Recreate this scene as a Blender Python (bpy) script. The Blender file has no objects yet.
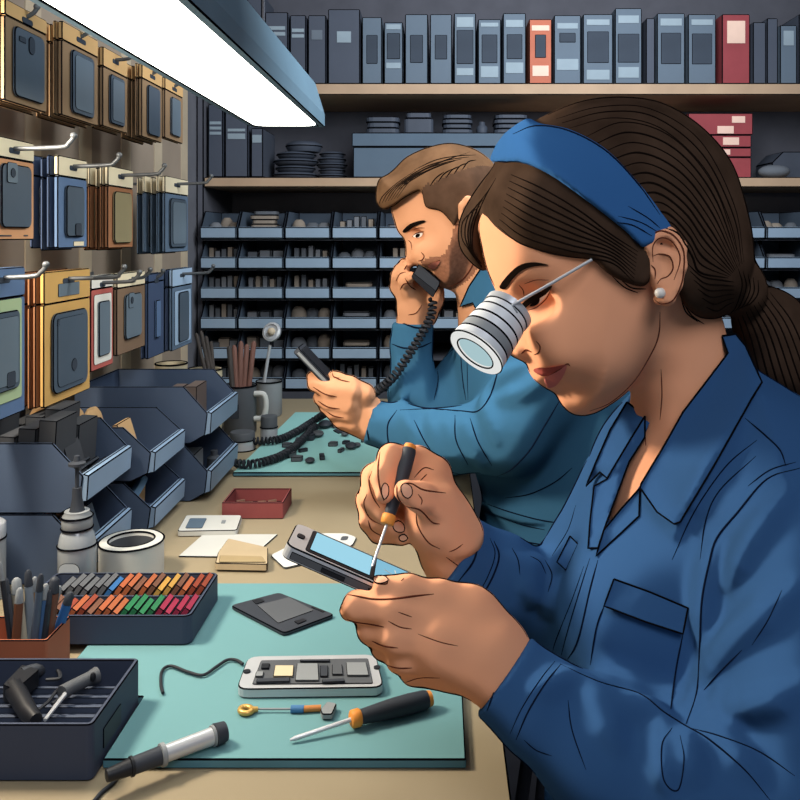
import bpy, bmesh, math, random
import numpy as np
from mathutils import Vector, Matrix
from mathutils.bvhtree import BVHTree
from mathutils.geometry import delaunay_2d_cdt

# ------------------------------------------------------------------ frame
F = 850.0                 # focal length for an 800 wide frame
VX, VY = 440.0, 235.0     # vanishing point of the bench edges
CZ = 1.16                 # eye height
BZ = 0.75                 # bench top
MZ = 0.758                # top of the work mats
EYE = Vector((0, 0, CZ))
scene = bpy.context.scene
COL = scene.collection
RND = random.Random(7)


def V(px, py, Y):
    return Vector(((px - VX) * Y / F, Y, CZ - (py - VY) * Y / F))


def VL(pts, Y):
    return [V(a, b, Y) for a, b in pts]


def on(px, py, z=BZ):
    Y = F * (CZ - z) / (py - VY)
    return V(px, py, Y)


# ------------------------------------------------------------------ materials
def s2l(c):
    return c / 12.92 if c <= 0.04045 else ((c + 0.055) / 1.055) ** 2.4


def hexc(h, k=1.0):
    h = h.lstrip('#')
    return tuple(min(1.0, s2l(int(h[i:i + 2], 16) / 255) * k) for i in (0, 2, 4)) + (1.0,)


_M = {}


def mat(name, col, rough=0.6, metal=0.0, var=0.10, scale=14.0, spec=0.25, bump=0.0, toon=None, emit=None):
    if name in _M:
        return _M[name]
    m = bpy.data.materials.new(name)
    m.use_nodes = True
    nt = m.node_tree
    N, L = nt.nodes, nt.links
    N.clear()
    out = N.new('ShaderNodeOutputMaterial')
    c = hexc(col)
    if emit:
        e = N.new('ShaderNodeEmission')
        e.inputs[0].default_value = c
        e.inputs[1].default_value = emit
        L.new(e.outputs[0], out.inputs[0])
        _M[name] = m
        return m
    tc = N.new('ShaderNodeTexCoord')
    nz = N.new('ShaderNodeTexNoise')
    nz.inputs['Scale'].default_value = scale
    nz.inputs['Detail'].default_value = 3
    L.new(tc.outputs['Object'], nz.inputs['Vector'])
    rp = N.new('ShaderNodeValToRGB')
    rp.color_ramp.elements[0].position = 0.3
    rp.color_ramp.elements[1].position = 0.7
    rp.color_ramp.elements[0].color = tuple(x * (1 - var) for x in c[:3]) + (1,)
    rp.color_ramp.elements[1].color = tuple(min(1, x * (1 + var)) for x in c[:3]) + (1,)
    L.new(nz.outputs['Fac'], rp.inputs['Fac'])
    if toon:
        t = N.new('ShaderNodeBsdfToon')
        t.component = 'DIFFUSE'
        t.inputs['Size'].default_value = toon[0]
        t.inputs['Smooth'].default_value = toon[1]
        L.new(rp.outputs[0], t.inputs['Color'])
        d = N.new('ShaderNodeBsdfDiffuse')
        L.new(rp.outputs[0], d.inputs['Color'])
        mx = N.new('ShaderNodeMixShader')
        mx.inputs[0].default_value = toon[2]
        L.new(d.outputs[0], mx.inputs[1])
        L.new(t.outputs[0], mx.inputs[2])
        L.new(mx.outputs[0], out.inputs[0])
    else:
        b = N.new('ShaderNodeBsdfPrincipled')
        b.inputs['Roughness'].default_value = rough
        b.inputs['Metallic'].default_value = metal
        b.inputs['Specular IOR Level'].default_value = spec
        L.new(rp.outputs[0], b.inputs['Base Color'])
        if bump:
            bp = N.new('ShaderNodeBump')
            bp.inputs['Strength'].default_value = bump
            bp.inputs['Distance'].default_value = 0.002
            L.new(nz.outputs['Fac'], bp.inputs['Height'])
            L.new(bp.outputs[0], b.inputs['Normal'])
        L.new(b.outputs[0], out.inputs[0])
    _M[name] = m
    return m


INK = mat('ink', '#0b0c10', rough=0.9, spec=0.0, var=0.02)


# ------------------------------------------------------------------ objects
def tag(o, label, cat, group=None, kind=None):
    if label:
        o['label'] = label
    if cat:
        o['category'] = cat
    if group:
        o['group'] = group
    if kind:
        o['kind'] = kind
    return o


def thing(name, label, cat, loc=(0, 0, 0), rz=0.0, group=None):
    o = bpy.data.objects.new(name, None)
    COL.objects.link(o)
    o.location = loc
    o.rotation_euler = (0, 0, rz)
    o.empty_display_size = 0.02
    return tag(o, label, cat, group)


def dup(root, loc=None, rot=None, label=None, group=None):
    r = root.copy()
    COL.objects.link(r)
    if loc is not None:
        r.location = loc
    if rot is not None:
        r.rotation_euler = rot
    if label:
        r['label'] = label
    if group:
        r['group'] = group
    for ch in list(root.children):
        c = ch.copy()
        COL.objects.link(c)
        c.parent = r
        for g in list(ch.children):
            d = g.copy()
            COL.objects.link(d)
            d.parent = c
    return r


def spline(pts, n=6, closed=False):
    """Catmull-Rom through pts (any dimension)."""
    P = [np.array(p, float) for p in pts]
    out = []
    m = len(P)
    segs = m if closed else m - 1
    for i in range(segs):
        if closed:
            a, b, c, d = P[(i - 1) % m], P[i], P[(i + 1) % m], P[(i + 2) % m]
        else:
            b, c = P[i], P[i + 1]
            a = P[i - 1] if i > 0 else 2 * b - c
            d = P[i + 2] if i + 2 < m else 2 * c - b
        for k in range(n):
            t = k / n
            out.append(0.5 * (2 * b + (c - a) * t + (2 * a - 5 * b + 4 * c - d) * t * t + (3 * b - a - 3 * c + d) * t ** 3))
    if not closed:
        out.append(P[-1])
    return out


class MB:
    """collects shapes; build() links them as ONE mesh object"""

    def __init__(self):
        self.v, self.f, self.mi, self.sm = [], [], [], []

    def add(self, vs, fs, mi=0, smooth=False):
        b = len(self.v)
        self.v += [tuple(x) for x in vs]
        for f in fs:
            self.f.append(tuple(i + b for i in f))
            self.mi.append(mi)
            self.sm.append(smooth)
        return self

    def box(self, lo, hi, mi=0, M=None):
        x0, y0, z0 = lo
        x1, y1, z1 = hi
        vs = [(x0, y0, z0), (x1, y0, z0), (x1, y1, z0), (x0, y1, z0), (x0, y0, z1), (x1, y0, z1), (x1, y1, z1), (x0, y1, z1)]
        if M is not None:
            vs = [M @ Vector(v) for v in vs]
        return self.add(vs, [(0, 3, 2, 1), (4, 5, 6, 7), (0, 1, 5, 4), (1, 2, 6, 5), (2, 3, 7, 6), (3, 0, 4, 7)], mi)

    def prism(self, poly, d, M=None, mi=0, smooth=False):
        """poly in local XY, extruded from z=0 to z=d, then transformed by M"""
        n = len(poly)
        a = sum(poly[i][0] * poly[(i + 1) % n][1] - poly[(i + 1) % n][0] * poly[i][1] for i in range(n))
        if a < 0:
            poly = poly[::-1]
        vs = [Vector((p[0], p[1], 0)) for p in poly] + [Vector((p[0], p[1], d)) for p in poly]
        if M is not None:
            vs = [M @ v for v in vs]
        fs = [tuple(range(n))[::-1], tuple(range(n, 2 * n))] + [(i, (i + 1) % n, n + (i + 1) % n, n + i) for i in range(n)]
        return self.add(vs, fs, mi, smooth)

    def loft(self, rings, mi=0, cap=True, smooth=True, closed=True):
        n = len(rings[0])
        vs = [v for r in rings for v in r]
        fs = []
        for k in range(len(rings) - 1):
            for i in range(n if closed else n - 1):
                j = (i + 1) % n
                fs.append((k * n + i, k * n + j, (k + 1) * n + j, (k + 1) * n + i))
        if cap:
            fs.append(tuple(range(n))[::-1])
            fs.append(tuple(range((len(rings) - 1) * n, len(rings) * n)))
        return self.add(vs, fs, mi, smooth)

    def tube(self, pts, r, seg=8, mi=0, cap=True):
        P = [Vector(p) for p in pts]
        if not hasattr(r, '__len__'):
            r = [r] * len(P)
        rings = []
        up = None
        for i, p in enumerate(P):
            t = (P[min(i + 1, len(P) - 1)] - P[max(i - 1, 0)])
            if t.length < 1e-9:
                t = Vector((0, 0, 1))
            t.normalize()
            if up is None:
                up = Vector((0, 0, 1)) if abs(t.z) < 0.9 else Vector((1, 0, 0))
            up = (up - t * up.dot(t))
            if up.length < 1e-6:
                up = t.orthogonal()
            up.normalize()
            s = t.cross(up)
            rings.append([p + (up * math.cos(a) + s * math.sin(a)) * r[i] for a in (2 * math.pi * k / seg for k in range(seg))])
        return self.loft(rings, mi, cap)

    def lathe(self, prof, seg=24, M=None, mi=0, cap=True, smooth=True):
        """prof: (radius, z) list"""
        rings = []
        for r, z in prof:
            ring = [Vector((r * math.cos(2 * math.pi * k / seg), r * math.sin(2 * math.pi * k / seg), z)) for k in range(seg)]
            if M is not None:
                ring = [M @ v for v in ring]
            rings.append(ring)
        return self.loft(rings, mi, cap, smooth)

    def ball(self, c, r, seg=10, mi=0):
        if not hasattr(r, '__len__'):
            r = (r, r, r)
        rings = []
        for k in range(1, seg):
            a = math.pi * k / seg
            rings.append([Vector((c[0] + r[0] * math.sin(a) * math.cos(b), c[1] + r[1] * math.sin(a) * math.sin(b), c[2] - r[2] * math.cos(a)))
                          for b in (2 * math.pi * i / (seg * 2) for i in range(seg * 2))])
        return self.loft(rings, mi)

    def build(self, name, mats, parent=None, loc=None, ink=0.0, angle=35, shift=None, label=None, world=False):
        me = bpy.data.meshes.new(name)
        v = self.v
        if world:
            o = Vector((0, 0, 0))
            q = parent
            if parent is not None:
                while q is not None:
                    o = o + q.location
                    q = q.parent
            elif loc is not None:
                o = Vector(loc)
            v = [(a - o.x, b - o.y, c - o.z) for a, b, c in v]
        me.from_pydata(v, [], self.f)
        if not isinstance(mats, (list, tuple)):
            mats = [mats]
        for m in mats:
            me.materials.append(m)
        me.polygons.foreach_set('material_index', self.mi)
        me.polygons.foreach_set('use_smooth', self.sm)
        bm = bmesh.new()
        bm.from_mesh(me)
        bmesh.ops.recalc_face_normals(bm, faces=bm.faces)
        if ink:
            me.materials.append(INK)
            ed = [e for e in bm.edges if len(e.link_faces) == 2 and e.calc_face_angle(0) > math.radians(angle)]
            if ed:
                bmesh.ops.bevel(bm, geom=ed, offset=ink, offset_type='OFFSET', segments=1, profile=0.5, affect='EDGES',
                                material=len(mats), clamp_overlap=True)
        bm.to_mesh(me)
        bm.free()
        if any(self.sm):
            me.set_sharp_from_angle(angle=math.radians(50))
        ob = bpy.data.objects.new(name, me)
        COL.objects.link(ob)
        if parent is not None:
            ob.parent = parent
        if loc is not None:
            ob.location = loc
        if label:
            ob['label'] = label
        return ob


def rrect(w, h, r, n=4, cx=0.0, cy=0.0):
    pts = []
    for sx, sy, a0 in ((1, 1, 0), (-1, 1, 90), (-1, -1, 180), (1, -1, 270)):
        for k in range(n + 1):
            a = math.radians(a0 + 90 * k / n)
            pts.append((cx + sx * (w / 2 - r) + r * math.cos(a), cy + sy * (h / 2 - r) + r * math.sin(a)))
    return pts


def RX(a): return Matrix.Rotation(a, 4, 'X')
def RY(a): return Matrix.Rotation(a, 4, 'Y')
def RZ(a): return Matrix.Rotation(a, 4, 'Z')
def T(x, y=None, z=None):
    return Matrix.Translation(Vector(x) if y is None else Vector((x, y, z)))


def frame(o, xd, yd):
    """matrix with local x along xd, y close to yd, origin o"""
    x = Vector(xd).normalized()
    y = Vector(yd)
    y = (y - x * y.dot(x)).normalized()
    z = x.cross(y)
    M = Matrix((x, y, z)).transposed().to_4x4()
    M.translation = Vector(o)
    return M


# plane facing +X (for things on the peg wall): local x -> +Y, local y -> +Z, local z -> +X
WALLM = Matrix(((0, 0, 1, 0), (1, 0, 0, 0), (0, 1, 0, 0), (0, 0, 0, 1)))
# plane facing -Y (for things facing the camera): local x -> +X, y -> +Z, z -> -Y
FRONTM = Matrix(((1, 0, 0, 0), (0, 0, -1, 0), (0, 1, 0, 0), (0, 0, 0, 1)))


# ------------------------------------------------------------------ implicit surfaces
def rc(p, a, b, ra, rb):
    a = np.asarray(a, np.float32)
    b = np.asarray(b, np.float32)
    ba = b - a
    pa = p - a
    t = np.clip(pa @ ba / max(float(ba @ ba), 1e-12), 0, 1)
    d = pa - t[:, None] * ba
    return np.sqrt((d * d).sum(1)) - (ra + (rb - ra) * t)


def smin(a, b, k):
    if k <= 0:
        return np.minimum(a, b)
    h = np.maximum(k - np.abs(a - b), 0) / k
    return np.minimum(a, b) - h * h * k * 0.25


def smax(a, b, k):
    return -smin(-a, -b, k)


def chain(p, pts, rs, k=0.004):
    d = None
    for i in range(len(pts) - 1):
        e = rc(p, pts[i], pts[i + 1], rs[i], rs[i + 1])
        d = e if d is None else smin(d, e, k)
    return d


def ell(p, c, r, R=None):
    q = p - np.asarray(c, np.float32)
    if R is not None:
        q = q @ np.asarray(R, np.float32)
    r = np.asarray(r, np.float32)
    k0 = np.sqrt(((q / r) ** 2).sum(1))
    k1 = np.sqrt(((q / (r * r)) ** 2).sum(1))
    return k0 * (k0 - 1) / np.maximum(k1, 1e-9)


def poly2(x, z, poly):
    P = np.asarray(poly, np.float32)
    n = len(P)
    d = np.full(x.shape, 1e9, np.float32)
    s = np.ones(x.shape, np.float32)
    for i in range(n):
        a = P[i]
        b = P[i - 1]
        e = b - a
        wx, wz = x - a[0], z - a[1]
        t = np.clip((wx * e[0] + wz * e[1]) / max(float(e @ e), 1e-12), 0, 1)
        bx, bz = wx - e[0] * t, wz - e[1] * t
        d = np.minimum(d, bx * bx + bz * bz)
        c1 = z >= a[1]
        c2 = z < b[1]
        c3 = e[0] * wz > e[1] * wx
        flip = (c1 & c2 & c3) | (~c1 & ~c2 & ~c3)
        s = np.where(flip, -s, s)
    return s * np.sqrt(d)


def polyline_dist(x, z, poly):
    P = np.asarray(poly, np.float32)
    d = np.full(x.shape, 1e9, np.float32)
    for i in range(len(P) - 1):
        a, b = P[i], P[i + 1]
        e = b - a
        wx, wz = x - a[0], z - a[1]
        t = np.clip((wx * e[0] + wz * e[1]) / max(float(e @ e), 1e-12), 0, 1)
        d = np.minimum(d, (wx - e[0] * t) ** 2 + (wz - e[1] * t) ** 2)
    return np.sqrt(d)


def pxpoly(pts, Y, n=5, closed=True):
    """traced outline -> (x, z) metres in the upright plane at distance Y"""
    q = spline(pts, n, closed) if n else pts
    return [((a - VX) * Y / F, CZ - (b - VY) * Y / F) for a, b in q]


def infl(p, poly, yc, R, H):
    """outline in the XZ plane swollen to half width H about y = yc"""
    s = poly2(p[:, 0], p[:, 2], poly)
    u = np.maximum(R + s, 0) / R
    if callable(yc):
        yc = yc(p)
    w = (p[:, 1] - yc) / H
    return (np.sqrt(u * u + w * w) - 1) * min(R, H)


def surf(fn, lo, hi, h, block=8, slack=1.7):
    """surface net of fn(points)=0 inside lo..hi with cell h"""
    lo = np.asarray(lo, np.float32)
    nb = np.ceil((np.asarray(hi, np.float32) - lo) / (h * block)).astype(int) + 1
    n = nb * block
    bx, by, bz = np.meshgrid(*[np.arange(k) for k in nb], indexing='ij')
    B = np.stack([bx.ravel(), by.ravel(), bz.ravel()], 1)
    cen = lo + (B * block + (block - 1) / 2) * h
    dc = fn(cen.astype(np.float32))
    act = np.abs(dc) < block * h * 0.87 * slack
    Fv = np.repeat(np.repeat(np.repeat(dc.reshape(nb), block, 0), block, 1), block, 2).astype(np.float32)
    o = np.stack(np.meshgrid(*[np.arange(block)] * 3, indexing='ij'), -1).reshape(-1, 3)
    A = B[act]
    for i in range(0, len(A), 400):
        a = A[i:i + 400]
        idx = (a[:, None, :] * block + o[None]).reshape(-1, 3)
        d = fn((lo + idx * h).astype(np.float32))
        Fv[idx[:, 0], idx[:, 1], idx[:, 2]] = d
    S = Fv < 0
    nx, ny, nz = [k - 1 for k in n]
    cnt = np.zeros((nx, ny, nz), np.int8)
    for i in (0, 1):
        for j in (0, 1):
            for k in (0, 1):
                cnt += S[i:i + nx, j:j + ny, k:k + nz]
    cells = np.argwhere((cnt > 0) & (cnt < 8))
    vid = np.full((nx, ny, nz), -1, np.int32)
    vid[cells[:, 0], cells[:, 1], cells[:, 2]] = np.arange(len(cells))
    acc = np.zeros((len(cells), 3), np.float64)
    num = np.zeros(len(cells))
    corners = [(i, j, k) for i in (0, 1) for j in (0, 1) for k in (0, 1)]
    for c0 in corners:
        for ax in range(3):
            if c0[ax]:
                continue
            c1 = list(c0)
            c1[ax] = 1
            f0 = Fv[cells[:, 0] + c0[0], cells[:, 1] + c0[1], cells[:, 2] + c0[2]]
            f1 = Fv[cells[:, 0] + c1[0], cells[:, 1] + c1[1], cells[:, 2] + c1[2]]
            m = (f0 < 0) != (f1 < 0)
            t = np.where(m, f0 / np.where(m, f0 - f1, 1), 0)
            q = np.tile(np.array(c0, float), (len(cells), 1))
            q[:, ax] += t
            acc[m] += q[m]
            num[m] += 1
    verts = lo + (cells + acc / num[:, None]) * h
    quads = []
    for ax in range(3):
        s0 = [slice(None)] * 3
        s1 = [slice(None)] * 3
        s0[ax] = slice(0, -1)
        s1[ax] = slice(1, None)
        d = S[tuple(s0)] != S[tuple(s1)]
        E = np.argwhere(d)
        u, w = (ax + 1) % 3, (ax + 2) % 3
        E = E[(E[:, u] > 0) & (E[:, w] > 0)]
        E = E[(E[:, u] < [nx, ny, nz][u]) & (E[:, w] < [nx, ny, nz][w]) & (E[:, ax] < [nx, ny, nz][ax])]
        ins = S[E[:, 0], E[:, 1], E[:, 2]]
        q = []
        for du, dw in ((-1, -1), (0, -1), (0, 0), (-1, 0)):
            G = E.copy()
            G[:, u] += du
            G[:, w] += dw
            q.append(vid[G[:, 0], G[:, 1], G[:, 2]])
        q = np.stack(q, 1)
        q[~ins] = q[~ins][:, ::-1]
        quads.append(q)
    quads = np.concatenate(quads)
    quads = quads[(quads >= 0).all(1)]
    return verts, quads


def relax(verts, quads, it=2, lam=0.5):
    n = len(verts)
    e = np.concatenate([quads[:, [0, 1]], quads[:, [1, 2]], quads[:, [2, 3]], quads[:, [3, 0]]])
    for k in range(it):
        s = np.zeros((n, 3))
        c = np.zeros(n)
        for a, b in ((0, 1), (1, 0)):
            for ax in range(3):
                s[:, ax] += np.bincount(e[:, a], verts[e[:, b], ax], n)
            c += np.bincount(e[:, a], minlength=n)
        verts = verts + (s / c[:, None] - verts) * lam
    return verts


def sdf_object(name, fn, lo, hi, h, mats, parent=None, matfn=None, label=None, it=2, loc=None):
    v, q = surf(fn, lo, hi, h)
    v = relax(v, q, it)
    o = Vector(loc) if loc is not None else Vector((0, 0, 0))
    if parent is not None:
        o = parent.location.copy()
        pp = parent.parent
        while pp is not None:
            o += pp.location
            pp = pp.parent
    me = bpy.data.meshes.new(name)
    me.vertices.add(len(v))
    me.vertices.foreach_set('co', (v - np.array(o)).astype(np.float32).ravel())
    me.loops.add(q.size)
    me.loops.foreach_set('vertex_index', q.ravel().astype(np.int32))
    me.polygons.add(len(q))
    me.polygons.foreach_set('loop_start', np.arange(0, q.size, 4, dtype=np.int32))
    me.polygons.foreach_set('use_smooth', np.ones(len(q), bool))
    if not isinstance(mats, (list, tuple)):
        mats = [mats]
    for m in mats:
        me.materials.append(m)
    if matfn is not None:
        me.polygons.foreach_set('material_index', matfn(v[q].mean(1)).astype(np.int32))
    me.update(calc_edges=True)
    me.validate()
    ob = bpy.data.objects.new(name, me)
    COL.objects.link(ob)
    if parent is not None:
        ob.parent = parent
    elif loc is not None:
        ob.location = loc
    if label:
        ob['label'] = label
    return ob, BVHTree.FromPolygons([tuple(x) for x in v], [tuple(x) for x in q])


# ------------------------------------------------------------------ things laid onto a surface
def ray(px, py, bvhs):
    d = Vector((px - VX, F, -(py - VY))).normalized()
    best = None
    for b in bvhs:
        h = b.ray_cast(EYE, d)
        if h[0] is not None and (best is None or h[3] < best[3]):
            best = h
    return best


def lines_on(bvhs, lines, name, m, parent, n=7, seg=5, jump=0.03):
    """seams, creases and strands: thin tubes lying on a surface. lines = [(points, width px)]"""
    if not isinstance(bvhs, (list, tuple)):
        bvhs = [bvhs]
    mb = MB()
    for pts, w in lines:
        q = spline(pts, n)
        run = []
        runs = []
        for a, b in q:
            h = ray(a, b, bvhs)
            if h is None or (run and (h[0] - run[-1]).length > jump):
                if len(run) > 2:
                    runs.append(run)
                run = [] if h is None else [h[0]]
                continue
            run.append(h[0])
        if len(run) > 2:
            runs.append(run)
        for r_ in runs:
            k = len(r_)
            rad = []
            for i, p in enumerate(r_):
                t = i / (k - 1)
                e = min(1.0, 0.35 + 3.0 * min(t, 1 - t))
                rad.append(w * p.y / F * 0.5 * e)
            mb.tube(r_, rad, seg)
    if not mb.v:
        return None
    return mb.build(name, m, parent, world=True)


def patch(bvhs, poly, off=0.001, step=4.0, smooth=3, calm=0):
    """outline laid onto a surface -> (verts, faces, boundary points); smooth = spline subdivisions (0 keeps corners)"""
    if not isinstance(bvhs, (list, tuple)):
        bvhs = [bvhs]
    q = [np.array(x, float) for x in (spline(poly, smooth, True) if smooth else poly)]
    if not smooth:
        r = []
        for i in range(len(q)):
            a, b = q[i], q[(i + 1) % len(q)]
            k = max(1, int(np.linalg.norm(b - a) / step))
            r += [a + (b - a) * t / k for t in range(k)]
        q = r
    nb = len(q)
    xs = [a[0] for a in q]
    ys = [a[1] for a in q]
    P = np.array(q)
    pts = [Vector((a[0], a[1])) for a in q]
    gx = np.arange(min(xs), max(xs), step)
    gy = np.arange(min(ys), max(ys), step)
    G = np.array([(a, b) for a in gx for b in gy], np.float32)
    if len(G):
        s = poly2(G[:, 0], G[:, 1], P)
        pts += [Vector((float(a), float(b))) for a, b in G[s < -step * 0.6]]
    vo, eo, fo, ov, oe, of = delaunay_2d_cdt(pts, [], [list(range(nb))], 1, 1e-5)
    vs, last = [], None
    hits = []
    for v in vo:
        h = ray(v.x, v.y, bvhs)
        hits.append(h)
    good = [i for i, h in enumerate(hits) if h is not None]
    for i, h in enumerate(hits):
        d = Vector((vo[i].x - VX, F, -(vo[i].y - VY))).normalized()
        if h is None:
            j = min(good, key=lambda g: (vo[g] - vo[i]).length)
            y = hits[j][0].y
            p = EYE + d * (y / d.y)
            vs.append(p - d * off)
        else:
            nrm = h[1] if h[1].dot(d) < 0 else -h[1]
            vs.append(h[0] + nrm * off * 0.7 - d * off * 0.3)
    if calm:
        nb_ = [set() for _ in vs]
        for f in fo:
            for i in range(len(f)):
                nb_[f[i]].add(f[i - 1])
                nb_[f[i - 1]].add(f[i])
        dr = [Vector((v.x - VX, F, -(v.y - VY))).normalized() for v in vo]
        t = [(v - EYE).length for v in vs]
        t0 = list(t)
        for _ in range(calm):
            t = [0.5 * t[i] + 0.5 * sum(t[j] for j in nb_[i]) / len(nb_[i]) if nb_[i] else t[i] for i in range(len(t))]
            t = [min(a, b + .002) for a, b in zip(t, t0)]
        vs = [EYE + d * a for d, a in zip(dr, t)]
    bd = {}
    for i, o_ in enumerate(ov):
        for k in o_:
            if k < nb:
                bd[k] = i
    loop = [bd[k] for k in range(nb) if k in bd]
    return vs, [tuple(f) for f in fo], loop


def patch_obj(bvhs, poly, name, m, parent, off=0.001, step=4.0, smooth=3, rim=0.0, thick=0.0015, label=None, calm=0):
    vs, fs, loop = patch(bvhs, poly, off, step, smooth, calm)
    mb = MB()
    n = len(vs)
    back = []
    for v in vs:
        d = (v - EYE).normalized()
        back.append(v + d * thick)
    sk = [(loop[i], loop[(i + 1) % len(loop)], n + loop[(i + 1) % len(loop)], n + loop[i]) for i in range(len(loop))]
    mb.add(vs + back, fs + [tuple(n + i for i in reversed(f)) for f in fs] + sk, 0, True)
    mats = [m]
    if rim:
        pts = [vs[i] for i in loop] + [vs[loop[0]]]
        mb.tube(pts, rim * pts[0].y / F * 0.5, 5, mi=1, cap=False)
        mats.append(INK)
    return mb.build(name, mats, parent, world=True, label=label)


def edge_lines(bvh, lines, name, m, parent, inset=0.9):
    """contour piping: traced outline snapped to the rim of a body and laid on it. lines = [(points, width px, distance, tolerance)]"""
    for pts, w, yref, tol in lines:
        q = spline(pts, 8)
        run, runs = [], []

        def hit(a, b):
            h = ray(a, b, [bvh])
            return h[0] if h is not None and abs(h[0].y - yref) < tol else None
        for i, c in enumerate(q):
            t = q[min(i + 1, len(q) - 1)] - q[max(i - 1, 0)]
            n = np.array((t[1], -t[0])) / max(1e-6, float(np.hypot(*t)))
            best = None
            for s in (1, -1):                      # the rim may lie to either side
                for k in range(0, 12):
                    p1 = c + n * s * k
                    p2 = c + n * s * (k + 1)
                    a, b = hit(*p1), hit(*p2)
                    if (a is None) != (b is None):
                        lo, hi = (p1, p2) if a is not None else (p2, p1)
                        for _ in range(6):
                            mid = (lo + hi) / 2
                            if hit(*mid) is not None:
                                lo = mid
                            else:
                                hi = mid
                        d = (lo - hi) / max(1e-6, float(np.hypot(*(lo - hi))))
                        p = hit(*(lo + d * inset))
                        if p is not None and (best is None or k < best[0]):
                            best = (k, p)
                        break
            p = best[1] if best else None
            if p is None or (run and (p - run[-1]).length > .022):
                if len(run) > 3:
                    runs.append(run)
                run = [] if p is None else [p]
            else:
                run.append(p)
        if len(run) > 3:
            runs.append(run)
        for r_ in runs:
            k = len(r_)
            r2 = [r_[0]] + [(r_[i - 1] + r_[i] * 2 + r_[i + 1]) / 4 for i in range(1, k - 1)] + [r_[-1]]
            MB().tube(r2, [w * p.y / F * .5 * min(1, .4 + 4 * min(i / (k - 1), 1 - i / (k - 1))) for i, p in enumerate(r2)], 5).build(name, m, parent, world=True)
# ================================================================== setting
M_WALL = mat('wall_grey', '#66676e', rough=0.9)
M_BACK = mat('unit_back', '#55565e', rough=0.9)
M_PEG = mat('pegboard', '#958676', rough=0.9, var=0.16, scale=5)
M_BENCH = mat('bench_tan', '#8c7f66', rough=0.7, var=0.06, scale=6)
M_BENCHED = mat('bench_edge', '#7b6c50', rough=0.7)
M_SHELF = mat('shelf_wood', '#a58b72', rough=0.7, var=0.08)
M_FLOOR = mat('floor_grey', '#3c3c42', rough=0.8)
M_DARK = mat('dark_cabinet', '#3f4148', rough=0.8)
M_STEEL = mat('steel', '#a9adb2', rough=0.3, metal=0.6)
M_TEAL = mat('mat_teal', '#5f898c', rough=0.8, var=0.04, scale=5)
M_TEALED = mat('mat_edge', '#4a7480', rough=0.8)


def struct(name, mb, m, **k):
    o = mb.build(name, m, **k)
    o['kind'] = 'structure'
    return o


struct('floor', MB().box((-0.66, -0.6, -0.04), (1.5, 2.6, 0)), M_FLOOR)
struct('ceiling', MB().box((-0.66, -0.6, 2.4), (1.5, 2.6, 2.44)), M_WALL)
struct('wall_left', MB().box((-0.68, -0.6, 0), (-0.632, 2.6, 2.4)), M_WALL)
struct('wall_back', MB().box((-0.632, 2.54, 0), (1.5, 2.6, 2.4)), M_WALL)
struct('wall_right', MB().box((1.5, -0.6, 0), (1.56, 2.6, 2.4)), M_WALL)

peg = thing('pegboard', 'beige pegboard covering the side wall behind the hanging phone cases', 'pegboard', (-0.632, 0, 0))
pb = MB().box((0.0015, 0.3, 0.78), (0.016, 2.06, 2.0))
pb.build('board', M_PEG, peg, ink=0.002)
bt = MB()
for k in range(9):
    y = 0.5 + k * 0.19
    bt.box((0.016, y, 0.80), (0.0175, y + 0.05, 1.98))
bt.build('batten', mat('peg_batten', '#b5a58d', rough=0.9, var=0.1), peg)

# ------------------------------------------------------------------ workbench
wb = thing('workbench', 'long tan workbench running along the peg wall under mats and trays', 'workbench', (-0.3, 1.2, 0))
MB().box((-0.628, 0.35, BZ - 0.035), (0.052, 2.13, BZ)).build('worktop', [M_BENCH], wb, ink=0.0016, world=True)
for x in (-0.57, 0.0):
    for y in (0.42, 2.05):
        MB().box((x - 0.025, y - 0.025, 0), (x + 0.025, y + 0.025, BZ - 0.036)).build('leg', M_DARK, wb, ink=0.002, world=True)


def slab(name, poly, z0, z1, mats, label, cat, ink=0.0012, r=0.0):
    c = Vector((sum(p[0] for p in poly) / len(poly), sum(p[1] for p in poly) / len(poly), z0))
    mb = MB().prism([(p[0] - c.x, p[1] - c.y) for p in poly], z1 - z0)
    mb.mi = [1 if i != 1 else 0 for i in range(len(mb.f))]
    o = mb.build(name, mats, loc=c, ink=ink)
    return tag(o, label, cat)


def roundpoly2(poly, r=0.008, n=4):
    out = []
    m = len(poly)
    for i in range(m):
        p, a, b = Vector(poly[i]), Vector(poly[i - 1]), Vector(poly[(i + 1) % m])
        u, w = (a - p), (b - p)
        k = min(r, u.length * .2, w.length * .2)
        A, Bq = p + u.normalized() * k, p + w.normalized() * k
        out += [(q.x, q.y) for q in (A * (1 - t) ** 2 + p * 2 * t * (1 - t) + Bq * t * t for t in (j / n for j in range(n + 1)))]
    return out


def rr_world(x0, x1, y0, y1, r=0.01):
    return rrect(x1 - x0, y1 - y0, r, 3, (x0 + x1) / 2, (y0 + y1) / 2)


slab('work_mat', roundpoly2([(-0.2590, 0.652), (0.02, 0.652), (0.02, 0.982), (-0.346, 0.982), (-0.346, 0.741), (-0.2590, 0.741)], 0.0015), BZ + 0.0003, MZ, [M_TEAL, M_TEALED],
     'teal work mat under the opened phone and the black trays', 'mat')
slab('work_mat', [(-0.352, 1.44), (0.03, 1.44), (0.03, 1.93), (-0.33, 1.93)], BZ + 0.0003, MZ, [mat('mat_teal_far', '#86b8b4', rough=.8, var=.04, scale=5), M_TEALED],  # teal lightened in colour to make up for the shade over this mat
     'teal work mat scattered with tiny dark components beneath the man', 'mat', ink=0.002)

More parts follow.
